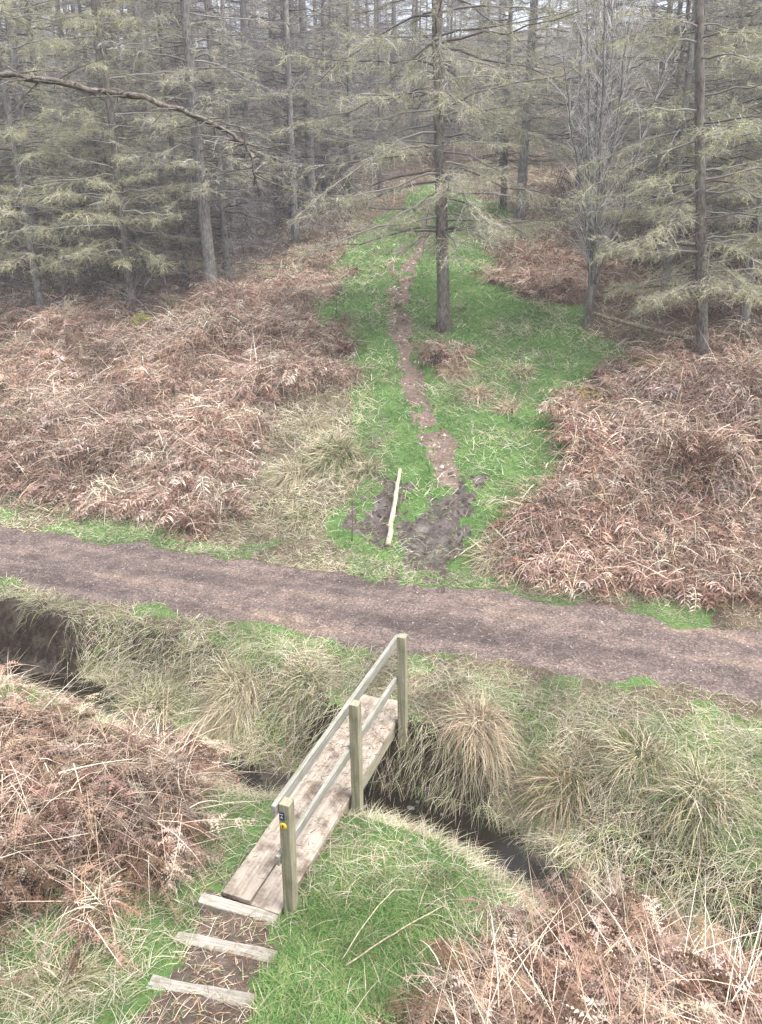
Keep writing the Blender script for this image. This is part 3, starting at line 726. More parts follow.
for k, (xx, yy) in enumerate(POSTS):
    gxy = bnr + bd * yy + br_perp * (xx + .05); bot = min(float(HZ(*gxy)) - .35, -.5)
    hh = heads[k] - bot
    p = box_mesh('post', (PT, PT, hh), M['post'], bridge, (xx + PT / 2, yy, bot + hh / 2), (wob[k][0], wob[k][1], .02 * k), .006, .003)
    if k == 0:
        pl = box_mesh('waymark_plate', (.05, .006, .085), M['blue'], p, (-.018, -PT / 2 - .004, hh / 2 - .12), (0, 0, 0), .002, 0)
        w = MB(); w.add([(-.016, 0, .020), (.016, 0, .020), (.016, 0, .027), (-.016, 0, .027), (-.014, 0, -.02), (.0, 0, .008), (.014, 0, -.02), (.0, 0, -.012)], [np.array([[0, 1, 2, 3], [4, 7, 6, 5]])])
        o = w.build('waymark_symbol', M['white'], p); o.location = (-.018, -PT / 2 - .0095, hh / 2 - .12)
        d = MB(); tube(d, [(0, 0, 0), (0, -.004, 0), (0, -.007, 0)], [.034, .034, .031], 24); o = d.build('waymark_disc', M['yellow'], p); o.location = (-.012, -PT / 2 + .001, hh / 2 - .225)
        w = MB(); w.add([(-.004, 0, -.018), (.004, 0, -.018), (.004, 0, .003), (-.004, 0, .003), (-.013, 0, .003), (.013, 0, .003), (0, 0, .021)], [np.array([[0, 1, 2, 3]]), np.array([[4, 5, 6]])])
        o = w.build('waymark_arrow', M['black'], p); o.location = (-.012, -PT / 2 - .0085, hh / 2 - .225)
RT = .042
for nm, zt, hw, y0, y1 in (('handrail', heads[0] - .055, .11, -.09, BL + .02), ('midrail', .60, .10, -.07, BL + .03)):
    box_mesh(nm, (RT, y1 - y0, hw), M['rail'], bridge, (POSTS[0][0] - RT / 2 - .003, (y0 + y1) / 2, zt), (.0, .0, .001), .005, .0025)

# step boards
sb = [((200, 903), (277, 918), .0), ((177, 938), (277, 962), .16), ((150, 981), (256, 1007), .34)]
labels = ['pale wooden step board directly at the foot of the footbridge deck', 'middle pale step board between two others on the dirt steps', 'pale wooden step board farthest from the footbridge, lowest in the photo']
for k, (a, b, zz) in enumerate(sb):
    A, B = at(*a), at(*b); c = (A + B) / 2; L_ = float(np.linalg.norm((B - A)[:2]))
    if k == 0: c[2] = max(c[2], .0)
    o = box_mesh('step_board', (L_, .105, .12), M['stepwood'], None, (c[0], c[1], c[2] - .024), (rad(6 + 2 * k), math.atan2(A[2] - B[2], L_), math.atan2(B[1] - A[1], B[0] - A[0])), .010, .007)
    tag(o, labels[k], 'step', 'step boards of the dirt steps')

# ------------------------------------------------------------------ trees
NEEDLE = [(.37, .365, .20), (.43, .42, .265), (.31, .315, .165), (.50, .475, .34)]
TWIG = [(.32, .29, .265), (.40, .375, .345), (.23, .20, .185), (.50, .475, .45)]
TWIG_BARE = [(.17, .15, .148), (.23, .21, .208), (.11, .095, .095), (.31, .29, .285)]

def larch(name, label, Hh, r0, nb, Lmax, first, green, barkm, ns=20, lean=(0, 0), droop=.30, hero=False, dens=1.0):
    root = empty(name, (0, 0, 0)); tag(root, label, 'tree')
    t = np.linspace(0, 1, 16)
    wx = .12 * np.sin(t * 3.1 + R.random() * 6) * t + lean[0] * t; wy = .12 * np.sin(t * 2.7 + R.random() * 6) * t + lean[1] * t
    axis_ = np.stack([wx * 1.0, wy, t * Hh], 1)
    axis_[0, 2] = -.4
    rr = r0 * (1 - t) ** .8 + .012; rr[0] = r0 * 1.45; rr[1] = r0 * 1.0
    tz = axis_[:, 2]
    mb = MB(); fine = np.linspace(0, 1, 40); A2 = np.stack([np.interp(fine * Hh, t * Hh, axis_[:, i]) for i in range(2)] + [fine * Hh], 1); A2[0, 2] = -.3
    r2 = r0 * (1 - fine) ** .8 + .012; r2[0] *= 1.5; r2[1] *= 1.08
    tube(mb, A2, r2, 10, None, .16)
    mb.build('trunk', M[barkm], root, True)
    mb = MB()
    hb = np.sort(first + (Hh * .97 - first) * R.random(nb) ** 1.45)
    az = R.uniform(0, 2 * np.pi, nb) if not hero else np.arange(nb) * 2.4 + R.normal(size=nb) * .3
    frac = (hb - first) / (Hh - first)
    Lb = Lmax * np.clip(1.0 - frac, .08, 1) ** .75 * R.uniform(.55, 1.12, nb) * (.75 + .25 * sst(0, .12, frac))
    a1 = R.uniform(-.15, .22, nb) + .25 * frac; a2 = droop * R.uniform(.6, 1.5, nb); a3 = R.uniform(.2, .9, nb) * droop * 1.2
    cv = R.normal(size=nb) * .12
    ox = np.interp(hb, tz, axis_[:, 0]); oy = np.interp(hb, tz, axis_[:, 1])
    def pos(b, u):
        l = Lb[b]; h_ = l * u
        dx = np.cos(az[b]); dy = np.sin(az[b]); sd = cv[b] * l * u * u
        return np.stack([ox[b] + dx * h_ - dy * sd, oy[b] + dy * h_ + dx * sd, hb[b] + l * (a1[b] * u - a2[b] * u ** 2 + a3[b] * u ** 3)], -1)
    u = np.linspace(0, 1, 8)
    for b in range(nb):
        P = pos(np.full(8, b), u); P[1:-1] += R.normal(size=(6, 3)) * .02 * Lb[b] ** .5
        rb = (.007 + .0055 * Lb[b]) * (1 - u) ** .8 + .003
        tube(mb, P, rb, 4, pick(TWIG if green > .2 else TWIG_BARE, 1)[0] * (.55 if R.random() < .8 else .85), 0, False)
    # side twigs
    cnt = np.maximum(3, (ns * dens * (Lb / Lmax) ** .8 * np.where(hb > 12, .6, 1)).astype(int)); B = np.repeat(np.arange(nb), cnt); hairy = green > .2; n = len(B)
    U = .12 + .88 * R.random(n) ** .8; O = pos(B, U); T = pos(B, np.minimum(U + .04, 1.04)) - O; T /= np.linalg.norm(T, axis=1)[:, None] + 1e-9
    side = np.stack([-np.sin(az[B]), np.cos(az[B]), 0 * U], 1) * np.where(R.random(n) < .5, -1, 1)[:, None]
    D = T * R.uniform(.4, 1.0, (n, 1)) + side * R.uniform(.4, 1.0, (n, 1)); D[:, 2] += R.normal(size=n) * .22 - .05; D /= np.linalg.norm(D, axis=1)[:, None]
    ls = (.14 + .32 * Lb[B] * (1 - U * .7) * R.uniform(.2, 1.2, n) * .75)
    bnd = R.uniform(-.15, .6, n)
    ribbons(mb, O, D, ls, .012, pick(TWIG if green > .2 else TWIG_BARE, n), bnd, 3, False)
    # fine twiglets
    k3 = 12 if hairy else 10; I = np.repeat(np.arange(n), k3); m_ = len(I); v = R.random(m_)
    O3 = O[I] + D[I] * (ls[I] * v)[:, None]; O3[:, 2] -= bnd[I] * ls[I] * v * v
    D3 = D[I] * .7 + R.normal(size=(m_, 3)) * .6; D3[:, 2] -= .12; D3 /= np.linalg.norm(D3, axis=1)[:, None]
    c3 = pick(TWIG if green > .2 else TWIG_BARE, m_); g3 = R.random(m_) < green; c3[g3] = pick(NEEDLE, int(g3.sum()))
    l3 = R.uniform(.06, .30 if hairy else .42, m_)
    ribbons(mb, O3, D3, l3, np.where(g3, .0095, .0075), c3, .15, 2, False)
    # needle tufts
    if green > .05:
        k4 = max(1, int(14 * green)); I = np.repeat(np.arange(n), k4); m_ = len(I); v = R.random(m_)
        O4 = O[I] + D[I] * (ls[I] * v)[:, None]; O4[:, 2] -= bnd[I] * ls[I] * v * v
        I5 = R.integers(0, len(O3), m_); O5 = O3[I5] + D3[I5] * (l3[I5] * R.random(m_))[:, None]
        O4 = np.concatenate([O4, O5]); m_ = len(O4); D4 = R.normal(size=(m_, 3)); D4 /= np.linalg.norm(D4, axis=1)[:, None]
        tuft = pick(NEEDLE, m_)
        ribbons(mb, O4 - D4 * .018, D4, R.uniform(.018, .04, m_), .013, tuft, None, 1, False)
    mb.build('crown', M['larch'], root)
    return root

def place(t, p, rz=0, sc=1.0, tilt=(0, 0)):
    t.location = (p[0], p[1], p[2] - .05); t.rotation_euler = (Matrix.Rotation(tilt[1], 3, 'Y') @ Matrix.Rotation(tilt[0], 3, 'X') @ Matrix.Rotation(rz, 3, 'Z')).to_euler(); t.scale = (sc,) * 3
    return t

GW = 'trees at the edge of the wood'
# the lone larch in the ride
t_mid = larch('larch_tree', 'lone pale larch standing in the green ride beside the muddy path', 17, .165, 150, 4.8, 2.5, .55, 'bark', 28, (0, 0), .46, True, 1.6)
place(t_mid, at(444, 331), .4, 1, (0, rad(-3.3)))
t_r = larch('larch_tree', 'larch with brown trunk at the right end of the thin fallen log', 16, .125, 130, 3.2, 1.7, .65, 'bark', 28, (0, 0), .34, True, 1.25)
place(t_r, at(703, 361), 1.1, 1, (0, rad(-8.7)))
t_l1 = larch('larch_tree', 'stout grey lichened larch leaning left at the wood edge above the bracken', 17, .19, 125, 3.6, 3.0, .4, 'bark_grey', 20, (0, .2), .25, True, 1.1)
place(t_l1, at(213, 299), 2.0, 1, (0, rad(-.6)))
t_l2 = larch('larch_tree', 'slim larch with long low yellow-green boughs beside the pale grass tussock', 15, .13, 130, 4.0, 1.5, .75, 'bark', 26, (0, 0), .26, True, 1.4)
place(t_l2, at(132, 306), 3.0, 1, (0, rad(-.3)))
t_l3 = larch('larch_tree', 'thin leaning grey larch, the leftmost tree foot at the wood edge', 15, .11, 125, 3.8, 1.7, .75, 'bark_grey', 26, (0, 0), .26, True, 1.3)
place(t_l3, at(42, 312), .7, 1, (0, rad(-1.2)))

# larch off to the left whose long bough hangs over the stream
p0 = np.array([-6.4, 8.6]); zt = float(HZ(*p0))
t_n = larch('larch_tree', 'near larch whose long bare lichened bough arches over the left of the stream', 15, .17, 46, 2.2, 7.6, .5, 'bark_grey', 16)
place(t_n, (*p0, zt))
def bough(parent, pts, r, c):
    mb = MB(); pts = np.array(pts, float); k = len(pts); tt = np.linspace(0, 1, k); f = np.linspace(0, 1, 40)
    P = np.stack([np.interp(f, tt, pts[:, i]) for i in range(3)], 1)
    for _ in range(3): P[1:-1] = (P[:-2] + P[1:-1] * 2 + P[2:]) / 4
    P[1:] += R.normal(size=(39, 3)) * .012
    tube(mb, P, r * (1 - f) ** .7 + .009, 8, c, .7)
    for q in range(120):
        i = R.integers(4, 39); d = R.normal(size=3); d[2] = abs(d[2]) * .3 - .5 * R.random(); d /= np.linalg.norm(d); l = R.uniform(.08, .9) if q % 3 else R.uniform(.05, .2)
        Q = np.stack([P[i] + d * l * a + np.array([0, 0, -.15 * l * a * a]) for a in (0, .5, 1)])
        tube(mb, Q, [.008, .005, .002], 4, c * .8, .3, False)
    o = mb.build('bough', M['bark'], parent, True); o.location = -np.array(parent.location); return o
def ap(px, py, y):                      # a point seen in a direction at a distance y out
    d = ray(px, py); return np.array([0, 0, CH]) + d * (y / d[1])
pts = [(-6.4, 8.6, 7.3), ap(-40, 70, 9.0), ap(20, 76, 9.2), ap(90, 88, 9.3), ap(150, 100, 9.4), ap(200, 116, 9.5), ap(235, 135, 9.6), ap(250, 150, 9.6), ap(255, 172, 9.6), ap(253, 184, 9.6)]
bough(t_n, pts, .029, np.array((.2, .19, .17)))

# background kinds
kinds_l = [larch('larch_tree', 'x', 16 + k, .12 + .015 * k, 135, 3.0, (1.6, .9, 1.4, 3.0)[k], g, bm_, 18, (0, 0), .25, False, 1.0)
           for k, (g, bm_) in enumerate([(.08, 'bark'), (.0, 'bark_grey'), (.16, 'bark'), (.38, 'bark_grey')])]
kinds_r = [larch('larch_tree', 'x', 15 + k, .10 + .02 * k, 120, 3.4, 1.8 + .5 * k, g, bm_, 20, (0, 0), .2, False, 1.15)
           for k, (g, bm_) in enumerate([(.38, 'bark'), (.5, 'bark_grey'), (.2, 'bark_grey')])]
bare_p = at(587, 326)
used = [np.array(o.location)[:2] for o in (t_mid, t_r, t_l1, t_l2, t_l3)] + [bare_p[:2] + np.array(d) for d in ((0, 0), (-.6, 1.5), (.8, 1.5), (0, 3.0), (1.0, 3.2), (-1.0, 3.2))]
first_use = set()
def put(proto, p, rz, sc, label, group):
    if proto.name not in first_use:
        first_use.add(proto.name); proto['label'] = label
        if group: proto['group'] = group
        place(proto, p, rz, sc, tuple(R.normal(size=2) * .02)); return proto
    return dup(proto, (p[0], p[1], p[2] - .05), rz, sc, label, group, tuple(R.normal(size=2) * .022))

# named ones at the edges
for px, py, pr, sc, lab in ((229, 288, kinds_l[1], .8, 'slim grey trunk close behind the stout leaning larch'),
                            (187, 283, kinds_l[0], .75, 'thin dark trunk just left of the stout leaning larch'),
                            (296, 246, kinds_l[1], 1.0, 'dark trunk at the ride edge of the left wood'),
                            (503, 210, kinds_l[0], 1.0, 'left one of a pair of dark trunks at the ride top'),
                            (519, 224, kinds_l[3], 1.1, 'thicker dark trunk right of its pair at the ride top'),
                            (662, 312, kinds_r[2], .8, 'thin larch behind the fallen log'),
                            (742, 332, kinds_r[1], .9, 'thin grey larch right of the brown larch trunk at the log')):
    p = at(px, py); used.append(p[:2]); put(pr, p, R.uniform(0, 6.28), sc, lab, GW)

WL = np.concatenate([G((-500, 318), (60, 300), (200, 275), (262, 255), (330, 222), (392, 196)), np.array([(-2, 58), (-2, 100), (-75, 100)])])
WR = np.concatenate([G((522, 205), (560, 218), (600, 260), (650, 318), (700, 338), (900, 350)), np.array([(60, 60), (60, 100), (5, 100), (5, 58)])])
WB = np.array([(-8, 47), (14, 47), (25, 100), (-20, 100)])
n_t = 0
for poly, ks, lab, grp, sp_, mx_ in ((WL, kinds_l, 'slender larch among many in the dark wood left of the ride', 'trees of the dark wood left of the ride', 1.7, 165),
                                (WR, kinds_r, 'slender larch among many in the lighter wood right of the ride', 'trees of the lighter wood right of the ride', 2.1, 88),
                                (WB, [kinds_l[1], kinds_l[2], kinds_r[2], kinds_l[0]], 'larch in the hazy wood beyond the top of the ride', 'trees beyond the top of the ride', 2.3, 50)):
    lo = poly.min(0); hi = poly.max(0); got = 0; tries = 0
    while got < mx_ and tries < 9000:
        tries += 1
        yy = lo[1] + (min(hi[1], 92) - lo[1]) * R.random() ** 1.7; xx = R.uniform(-1, 1) * (.60 * yy + 3)
        if not inside(poly, np.array([xx]), np.array([yy]))[0]: continue
        if yy > 37 and .12 * yy < xx < .36 * yy and R.random() < .95: continue
        sp2 = sp_ * (1 + max(0, yy - 30) / 60)
        if any((u_[0] - xx) ** 2 + (u_[1] - yy) ** 2 < sp2 * sp2 for u_ in used): continue
        used.append(np.array([xx, yy])); got += 1
        put(ks[int(R.integers(0, len(ks)))], (xx, yy, float(HZ(xx, yy))), R.uniform(0, 6.28), R.uniform(.75, 1.15), lab, grp)
    n_t += got
print('trees', n_t)

# many-stemmed bare tree
def multistem(p):
    root = empty('bare_tree', p); tag(root, 'bare many-stemmed tree with upright whippy stems at the fallen log', 'tree')
    mb = MB(); tube(mb, [(0, 0, -.3), (0, 0, 0), (.02, 0, .5), (.0, .02, 1.0)], [.13, .10, .085, .07], 9, None, .2); mb.build('trunk', M['bark'], root, True)
    mb = MB(); cr = MB()
    for s_ in range(13):
        a = R.uniform(0, 6.28); sp_ = R.uniform(.05, 1.5); Hs = R.uniform(5.5, 9.5); b0 = R.uniform(.3, 1.1)
        f = np.linspace(0, 1, 16); P = np.stack([np.cos(a) * sp_ * f ** 1.15, np.sin(a) * sp_ * f ** 1.15, b0 + Hs * f], 1); P[1:] += np.cumsum(R.normal(size=(15, 3)) * .035, 0)
        tube(mb, P, R.uniform(.02, .042) * (1 - f) ** .7 + .006, 5, None, .1)
        n = 62; i = R.integers(2, 15, n); O = P[i]; ya = R.uniform(0, 6.28, n); D = np.stack([np.cos(ya) * .5, np.sin(ya) * .5, R.uniform(.3, 1.1, n)], 1); D /= np.linalg.norm(D, axis=1)[:, None]
        l = R.uniform(.3, 1.1, n); ribbons(cr, O, D, l, .021, pick([(.46, .435, .425), (.58, .56, .55), (.30, .28, .265)], n), R.uniform(-.3, .2, n), 3, False)
        I = np.repeat(np.arange(n), 4); v = R.random(len(I)); O3 = O[I] + D[I] * (l[I] * v)[:, None]; D3 = D[I] + R.normal(size=(len(I), 3)) * .45; D3 /= np.linalg.norm(D3, axis=1)[:, None]
        ribbons(cr, O3, D3, R.uniform(.12, .5, len(I)), .012, pick([(.52, .49, .48), (.64, .62, .61), (.38, .36, .32)], len(I)), 0, 2, False)
    o = mb.build('stem_cluster', M['bark_grey'], root, True); cr.build('crown', M['larch'], root)
multistem(bare_p)

# ------------------------------------------------------------------ tussocks, moss, logs, stump
def tussock(p, rr, nb, pal, label, grp=None, nm='grass_tussock', cat='grass tussock', core=None, droop=1.0, w=.007, up=.9):
    mb = MB(); n = nb; ya = R.uniform(0, 6.28, n); q_ = rr * .5 * np.sqrt(R.random(n)); tgx, tgy = (float(v) for v in grad(np.array(p[0]), np.array(p[1]), .4))
    O = np.stack([np.cos(ya) * q_, np.sin(ya) * q_, 0 * ya], 1); yb = ya + R.normal(size=n) * 1.4
    D = np.stack([np.cos(yb) - .8 * tgx + .3 * R.normal(), np.sin(yb) - .8 * tgy - .15, up * (.5 + 1.4 * R.random(n))], 1); D /= np.linalg.norm(D, axis=1)[:, None]
    O[:, 2] = rr * .18 * (1 - (q_ / (rr * .5)) ** 2); gz = HZ(O[:, 0] + p[0], O[:, 1] + p[1]) - p[2]; O[:, 2] += gz - .02
    c = pick(pal, n)
    if core is not None: k = R.random(n) < .3; c[k] = pick(core, int(k.sum()))
    P = O + np.array(p); m2 = MB()
    ribbons(m2, P, D, rr * R.uniform(.45, 1.35, n), w, c * R.uniform(.45, 1.2, (n, 1)), droop * R.uniform(.2, 1.5, n), 5, True)
    m2.v[0] = m2.v[0] - np.array(p)
    o = m2.build(nm, M['straw']); o.location = tuple(p); tag(o, label, cat, grp); return o
GT = 'big grass tussocks'
GC = [(.09, .16, .04), (.14, .19, .06)]
PALE = [(.54, .47, .33), (.60, .54, .42), (.44, .37, .25), (.40, .36, .22)]
TAN = [(.50, .40, .28), (.40, .30, .20), (.56, .47, .35), (.33, .24, .16)]
for px, py, rr, n, pal, core, lab in (
    (292, 478, .55, 900, PALE, None, 'pale straw tussock at the right edge of the left bracken'),
    (312, 428, .5, 700, PALE, None, 'pale tussock uphill of the green cored rush tussock'),
    (368, 470, .42, 600, PALE, GC, 'small pale tussock directly left of the bleached pole top'),
    (335, 458, .78, 1500, PALE, GC, 'largest pale tussock with green rush core left of the muddy patch'),
    (455, 372, .50, 620, TAN, None, 'tan drooping tussock at the foot of the lone larch'),
    (478, 396, .46, 560, PALE + TAN, None, 'pale flopped tussock below the tan one at the lone larch'),
    (508, 408, .40, 480, TAN + PALE, None, 'low straw tussock where the ride meets the right bracken'),
    (522, 372, .42, 420, PALE, GC, 'greenish spiky tussock out on the open green of the ride'),
    (497, 560, .55, 760, PALE, None, 'pale tussock at the track edge right of the mud'),
    (300, 520, .45, 520, PALE, GC, 'rush tussock at the track edge left of the mud'),
    (180, 520, .40, 420, PALE, GC, 'grassy tussock at the foot of the left bracken bank'),
    (235, 700, .62, 1500, PALE, None, 'long pale tussock spilling down the bank left of the footbridge'),
    (150, 715, .55, 1200, PALE, GC, 'pale tussock hanging over the dark stream cut'),
    (300, 690, .5, 1000, PALE, GC, 'pale tussock between the handrail and the spilling bank grass'),
    (480, 725, .56, 1300, TAN + PALE[:2], None, 'tan drooping tussock on the bank right of the rear bridge post'),
    (640, 760, .55, 1000, PALE, GC, 'pale green tussock on the bank below the gravel track'),
    (560, 790, .5, 900, TAN, GC, 'tan tussock overhanging the stream bend'),
    (700, 800, .6, 1000, PALE, GC, 'pale tussock beside the near bracken on the right bank'),
    (395, 305, .3, 240, PALE, GC, 'small tussock beside the dirt path in the upper ride'),
    (540, 275, .4, 300, PALE, GC, 'pale tussock in front of the bare many-stemmed tree'),
    (175, 302, .55, 420, PALE, None, 'whitish tussock between the two leaning larches'),
    (60, 985, .42, 700, PALE, GC, 'greenish tussock left of the lowest step board'),
    (100, 900, .42, 700, PALE, GC, 'pale green tussock below the left bracken heap')):
    if py > 600 and px > 120 and py < 850:
        p = ground_hit(px, py)
    p = at(px, py); dd = p[1]
    tussock(p, rr, n, pal, lab, GT, core=core, w=.0045 + .0005 * dd)
tussock(at(690, 474) + np.array([0, 0, .12]), .85, 2200, [(.15, .085, .06), (.20, .115, .08), (.09, .05, .035), (.27, .17, .12)], 'dark red-brown dome of drooping dead fern on the right slope', nm='fern_dome', cat='dead fern', w=.016, up=1.6)

def lump(name, p, r, hgt, label, cat, cols, m, n=1500, grp=None, bl=.05):
    mb = MB(); a = R.uniform(0, 6.28, n); q_ = np.sqrt(R.random(n)) * (1 + .25 * np.sin(a * 3 + 1)); x = np.cos(a) * q_ * r; y = np.sin(a) * q_ * r * .8
    z = HZ(x + p[0], y + p[1]) - p[2] + hgt * np.clip(1 - q_ ** 2, 0, 1) * (.85 + .3 * R.random(n))
    D = R.normal(size=(n, 3)); D[:, 2] = np.abs(D[:, 2]) + .5; D /= np.linalg.norm(D, axis=1)[:, None]
    ribbons(mb, np.stack([x, y, z - .02], 1), D, bl * R.uniform(.6, 1.4, n), .03, pick(cols, n), .3, 2, False)
    th = np.linspace(0, 2 * np.pi, 18, endpoint=False); V = [(0, 0, hgt)]
    for rr_ in (.35, .7, .95, 1.1):
        for t_ in th:
            k = rr_ * (1 + .2 * math.sin(t_ * 3 + 1)); xx, yy = math.cos(t_) * r * k, math.sin(t_) * r * .8 * k
            V.append((xx, yy, float(HZ(xx + p[0], yy + p[1])) - p[2] + hgt * max(0, 1 - rr_ ** 2) - (.08 if rr_ > 1 else 0)))
    F3 = [(0, 1 + i, 1 + (i + 1) % 18) for i in range(18)]; F4 = [(1 + k * 18 + i, 19 + k * 18 + i, 19 + k * 18 + (i + 1) % 18, 1 + k * 18 + (i + 1) % 18) for k in range(3) for i in range(18)]
    mb.add(V, [np.array(F3), np.array(F4)], np.array(cols[0]) * .8)
    o = mb.build(name, m); o.location = tuple(p); tag(o, label, cat, grp); return o
MOSS = [(.20, .21, .045), (.27, .26, .07), (.15, .17, .035), (.32, .30, .11)]
for px, py, r, hh, lab in ((585, 402, .42, .22, 'yellow-green moss mound at the top edge of the right bracken'), (675, 490, .30, .2, 'small yellow moss mound below the dark fern dome'),
                           (738, 470, .4, .16, 'flat yellow moss patch right of the dark fern dome'), (140, 322, .36, .2, 'moss mound at the foot of the left wood'),
                           (655, 370, .65, .25, 'olive moss bank left of the brown larch trunk base')):
    lump('moss_mound', at(px, py), r, hh, lab, 'moss', MOSS, M['moss'], 1300, 'moss mounds on the slope')

def log(name, A, B, r0, r1, m, label, cat, bend=.05, twigs=0):
    mb = MB(); f = np.linspace(0, 1, 14); c = (A + B) / 2; P = A[None] * (1 - f)[:, None] + B[None] * f[:, None]; P[:, 2] += bend * np.sin(f * np.pi); P[1:-1] += R.normal(size=(12, 3)) * min(.008, r0 * .35)
    tube(mb, P - c, r0 + (r1 - r0) * f, 9, None, .25)
    for _ in range(twigs):
        i = R.integers(2, 12); d = R.normal(size=3); d[2] = abs(d[2]); d /= np.linalg.norm(d); l = R.uniform(.04, .14)
        tube(mb, np.stack([P[i] - c, P[i] - c + d * l * .5, P[i] - c + d * l]), [.014, .010, .004], 5, None, .2)
    o = mb.build(name, m, None, True); o.location = tuple(c); tag(o, label, cat); return o
A = at(388, 548) + (0, 0, .07); B = at(400, 476) + (0, 0, .14)
log('fallen_pole', A, B, .055, .035, M['deadwood'], 'pale bleached pole lying across the mud by the ride', 'log', .05, 8)
A = at(592, 328) + (0, 0, .36); B = at(692, 354) + (0, 0, .34)
log('fallen_log', A, B, .045, .065, M['logdark'], 'thin fallen trunk between the bare tree and the brown larch', 'log', -.03, 6)
A = at(452, 562) + (0, 0, .03); B = at(492, 545) + (0, 0, .2)
log('stick', A, B, .012, .02, M['deadwood'], 'grey stick leaning on the pale tussock at track edge', 'stick', .02, 3)
A = at(345, 968) + (0, 0, .05); B = at(445, 915) + (0, 0, .12)
log('bracken_stalk', A, B, .006, .005, M['deadwood'], 'longer straw-coloured stalk lying across the bottom green grass', 'stalk', .03)
A = at(342, 962) + (0, 0, .05); B = at(396, 912) + (0, 0, .3)
log('bracken_stalk', A, B, .005, .004, M['deadwood'], 'shorter straw stalk rising from the bottom green grass', 'stalk', .06)
A = at(5, 862) + (0, 0, .15); B = at(140, 866) + (0, 0, .12)
log('bracken_stalk', A, B, .008, .006, M['deadwood'], 'straw stalk lying level below the left bracken heap', 'stalk', .02)
# broken stump in the left bracken
p = at(78, 352); mb = MB()
th = np.linspace(0, 2 * np.pi, 14, endpoint=False); lv = []
for zz, rr_ in ((-.2, .50), (0, .44), (.25, .34), (.5, .28)):
    for t_ in th: lv.append((math.cos(t_) * rr_ * (1 + .18 * math.sin(3 * t_ + zz)), math.sin(t_) * rr_ * (1 + .18 * math.sin(3 * t_ + zz)), zz + (R.uniform(-.12, .2) if zz == .5 else 0)))
n14 = 14; lv.append((0, 0, .34)); F4 = np.array([(k * n14 + i, k * n14 + (i + 1) % n14, (k + 1) * n14 + (i + 1) % n14, (k + 1) * n14 + i) for k in range(3) for i in range(n14)]); F3 = np.array([(42 + i, 42 + (i + 1) % n14, 56) for i in range(n14)])
mb.add(lv, [F4, F3]); o = mb.build('tree_stump', M['stumpwood'], None, False); o.location = tuple(p); tag(o, 'broken dark stump poking out of the left bracken', 'stump')
# sapling by the muddy patch
p = at(352, 540); root = empty('sapling', p); tag(root, 'thin brown sapling standing at the track edge left of the pole', 'sapling')
mb = MB(); f = np.linspace(0, 1, 8); tube(mb, np.stack([.03 * f, 0 * f, 1.05 * f - .05], 1), .012 * (1 - f) + .003, 6, None, .1); mb.build('stem', M['bark'], root, True)
mb = MB(); n = 40; O = np.stack([0 * np.arange(n), 0 * np.arange(n), R.uniform(.25, 1.0, n)], 1); D = R.normal(size=(n, 3)) * .6; D[:, 2] = abs(D[:, 2]) + .4; D /= np.linalg.norm(D, axis=1)[:, None]
ribbons(mb, O, D, R.uniform(.1, .32, n), .009, pick([(.25, .19, .10), (.2, .2, .08)], n), .1, 2, False); mb.build('crown', M['larch'], root)

# stones in the stream
def stone_mesh():
    import bmesh
    bm = bmesh.new(); bmesh.ops.create_icosphere(bm, subdivisions=2, radius=1)
    for v in bm.verts:
        v.co *= 1 + .22 * random.uniform(-1, 1) * .6; v.co.z *= .6
    me = bpy.data.meshes.new('stone'); bm.to_mesh(me); bm.free(); me.materials.append(M['stone'])
    for f in me.polygons: f.use_smooth = True
    return me
sm = [stone_mesh() for _ in range(4)]
for k in range(46):
    t_ = R.uniform(0.18, .72) if k % 3 else R.uniform(.44, .62); i = int(t_ * 89); o_ = R.normal() * .22
    xx, yy = sc_[i] + nr[i] * o_; s_ = R.uniform(.02, .06)
    o = bpy.data.objects.new('stone', sm[k % 4]); COL.objects.link(o); o.location = (xx, yy, max(-.845, float(HZ(xx, yy))) + s_ * .15); o.scale = (s_ * R.uniform(.9, 1.5), s_, s_ * R.uniform(.7, 1.1)); o.rotation_euler = (R.normal() * .2, R.normal() * .2, R.uniform(0, 6.28))
    tag(o, 'grey stone lying in the shallow water of the stream', 'stone', 'stones in the stream')

# ------------------------------------------------------------------ air
HAZE = 0.0017
mb = MB(); X0, X1, Y0, Y1, Z0, Z1 = -105, 105, -28, 185, -3, 75
V = [(x, y, z) for z in (Z0, Z1) for y in (Y0, Y1) for x in (X0, X1)]
mb.add(V, [np.array([[0, 2, 3, 1], [4, 5, 7, 6], [0, 1, 5, 4], [2, 6, 7, 3], [0, 4, 6, 2], [1, 3, 7, 5]])])
m = bpy.data.materials.new('haze_air'); m.use_nodes = True; N = m.node_tree.nodes; N.remove(N['Principled BSDF'])
pv = N.new('ShaderNodeVolumePrincipled'); pv.inputs['Density'].default_value = HAZE; pv.inputs['Color'].default_value = (.87, .895, 1, 1); pv.inputs['Anisotropy'].default_value = .2
m.node_tree.links.new(pv.outputs[0], N['Material Output'].inputs['Volume'])
m.cycles.homogeneous_volume = True
hz = mb.build('haze', m); tag(hz, kind='stuff')

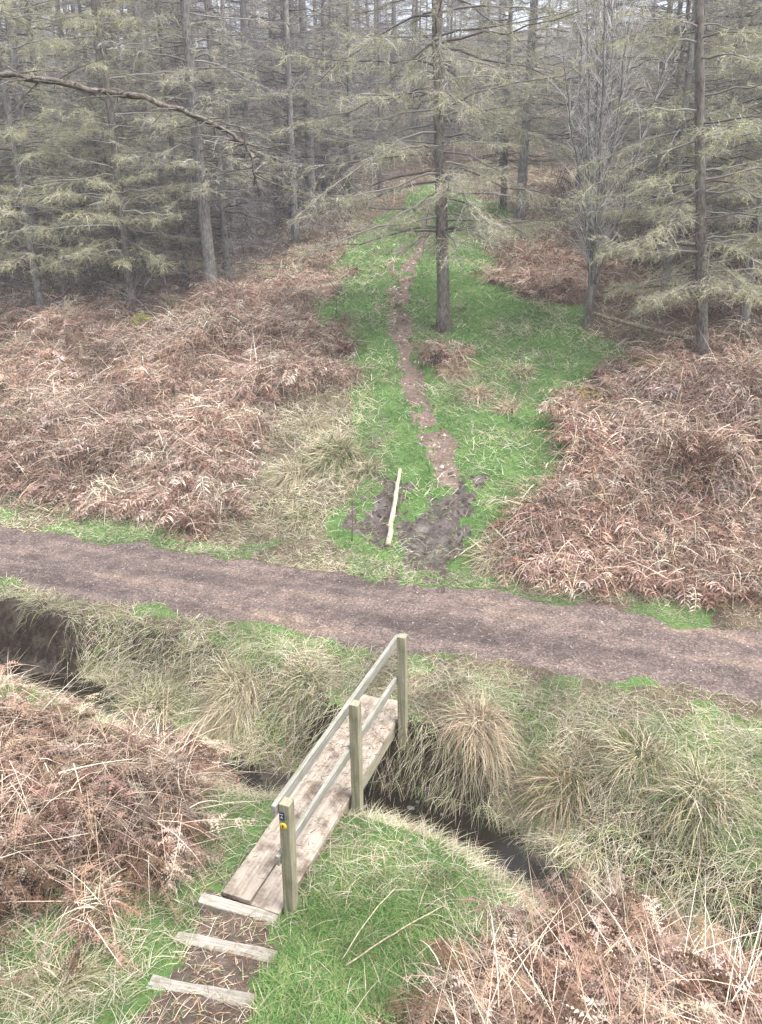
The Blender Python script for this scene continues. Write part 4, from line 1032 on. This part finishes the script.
# ------------------------------------------------------------------ light
SUN_EL, SUN_AZ = rad(66), rad(125)          # azimuth measured from +Y (the view) towards +X
w = bpy.data.worlds.new('World'); S.world = w; w.use_nodes = True; N = w.node_tree.nodes; L = w.node_tree.links
sk = N.new('ShaderNodeTexSky'); sk.sky_type = 'NISHITA'; sk.sun_disc = False; sk.sun_elevation = SUN_EL; sk.sun_rotation = SUN_AZ; sk.air_density = 1.0; sk.dust_density = 4.0; sk.ozone_density = 1.0
hs = N.new('ShaderNodeHueSaturation'); hs.inputs['Saturation'].default_value = .42
L.new(sk.outputs[0], hs.inputs['Color']); L.new(hs.outputs[0], N['Background'].inputs['Color']); N['Background'].inputs['Strength'].default_value = .15
sl = bpy.data.lights.new('sun', 'SUN'); sl.energy = 1.5; sl.angle = rad(25); sl.color = (1, .975, .94)
so = bpy.data.objects.new('sun', sl); COL.objects.link(so)
dv = Vector((math.sin(SUN_AZ) * math.cos(SUN_EL), math.cos(SUN_AZ) * math.cos(SUN_EL), math.sin(SUN_EL)))
so.rotation_euler = dv.to_track_quat('Z', 'Y').to_euler(); so.location = (10, 5, 40)

# ------------------------------------------------------------------ camera
cd = bpy.data.cameras.new('camera'); cam = bpy.data.objects.new('camera', cd); COL.objects.link(cam); S.camera = cam
cam.location = (0, 0, CH); cam.rotation_euler = (rad(90) - CP, 0, 0)
cd.sensor_fit = 'VERTICAL'; cd.sensor_height = 36; cd.sensor_width = 27; cd.lens = CF / 1024 * 36; cd.clip_start = .1; cd.clip_end = 600
vs = S.view_settings; vs.view_transform = 'Standard'; vs.look = 'None'; vs.exposure = 1.74; vs.gamma = 1; vs.use_curve_mapping = False
S.cycles.max_bounces = 5; S.cycles.diffuse_bounces = 3; S.cycles.transmission_bounces = 3; S.cycles.volume_bounces = 1; S.cycles.transparent_max_bounces = 8
S.cycles.use_adaptive_sampling = True; S.cycles.adaptive_threshold = .01
try: S.cycles.use_denoising = True; S.cycles.denoiser = 'OPENIMAGEDENOISE'; S.cycles.denoising_input_passes = 'RGB_ALBEDO_NORMAL'; S.cycles.denoising_prefilter = 'NONE'
except Exception: pass
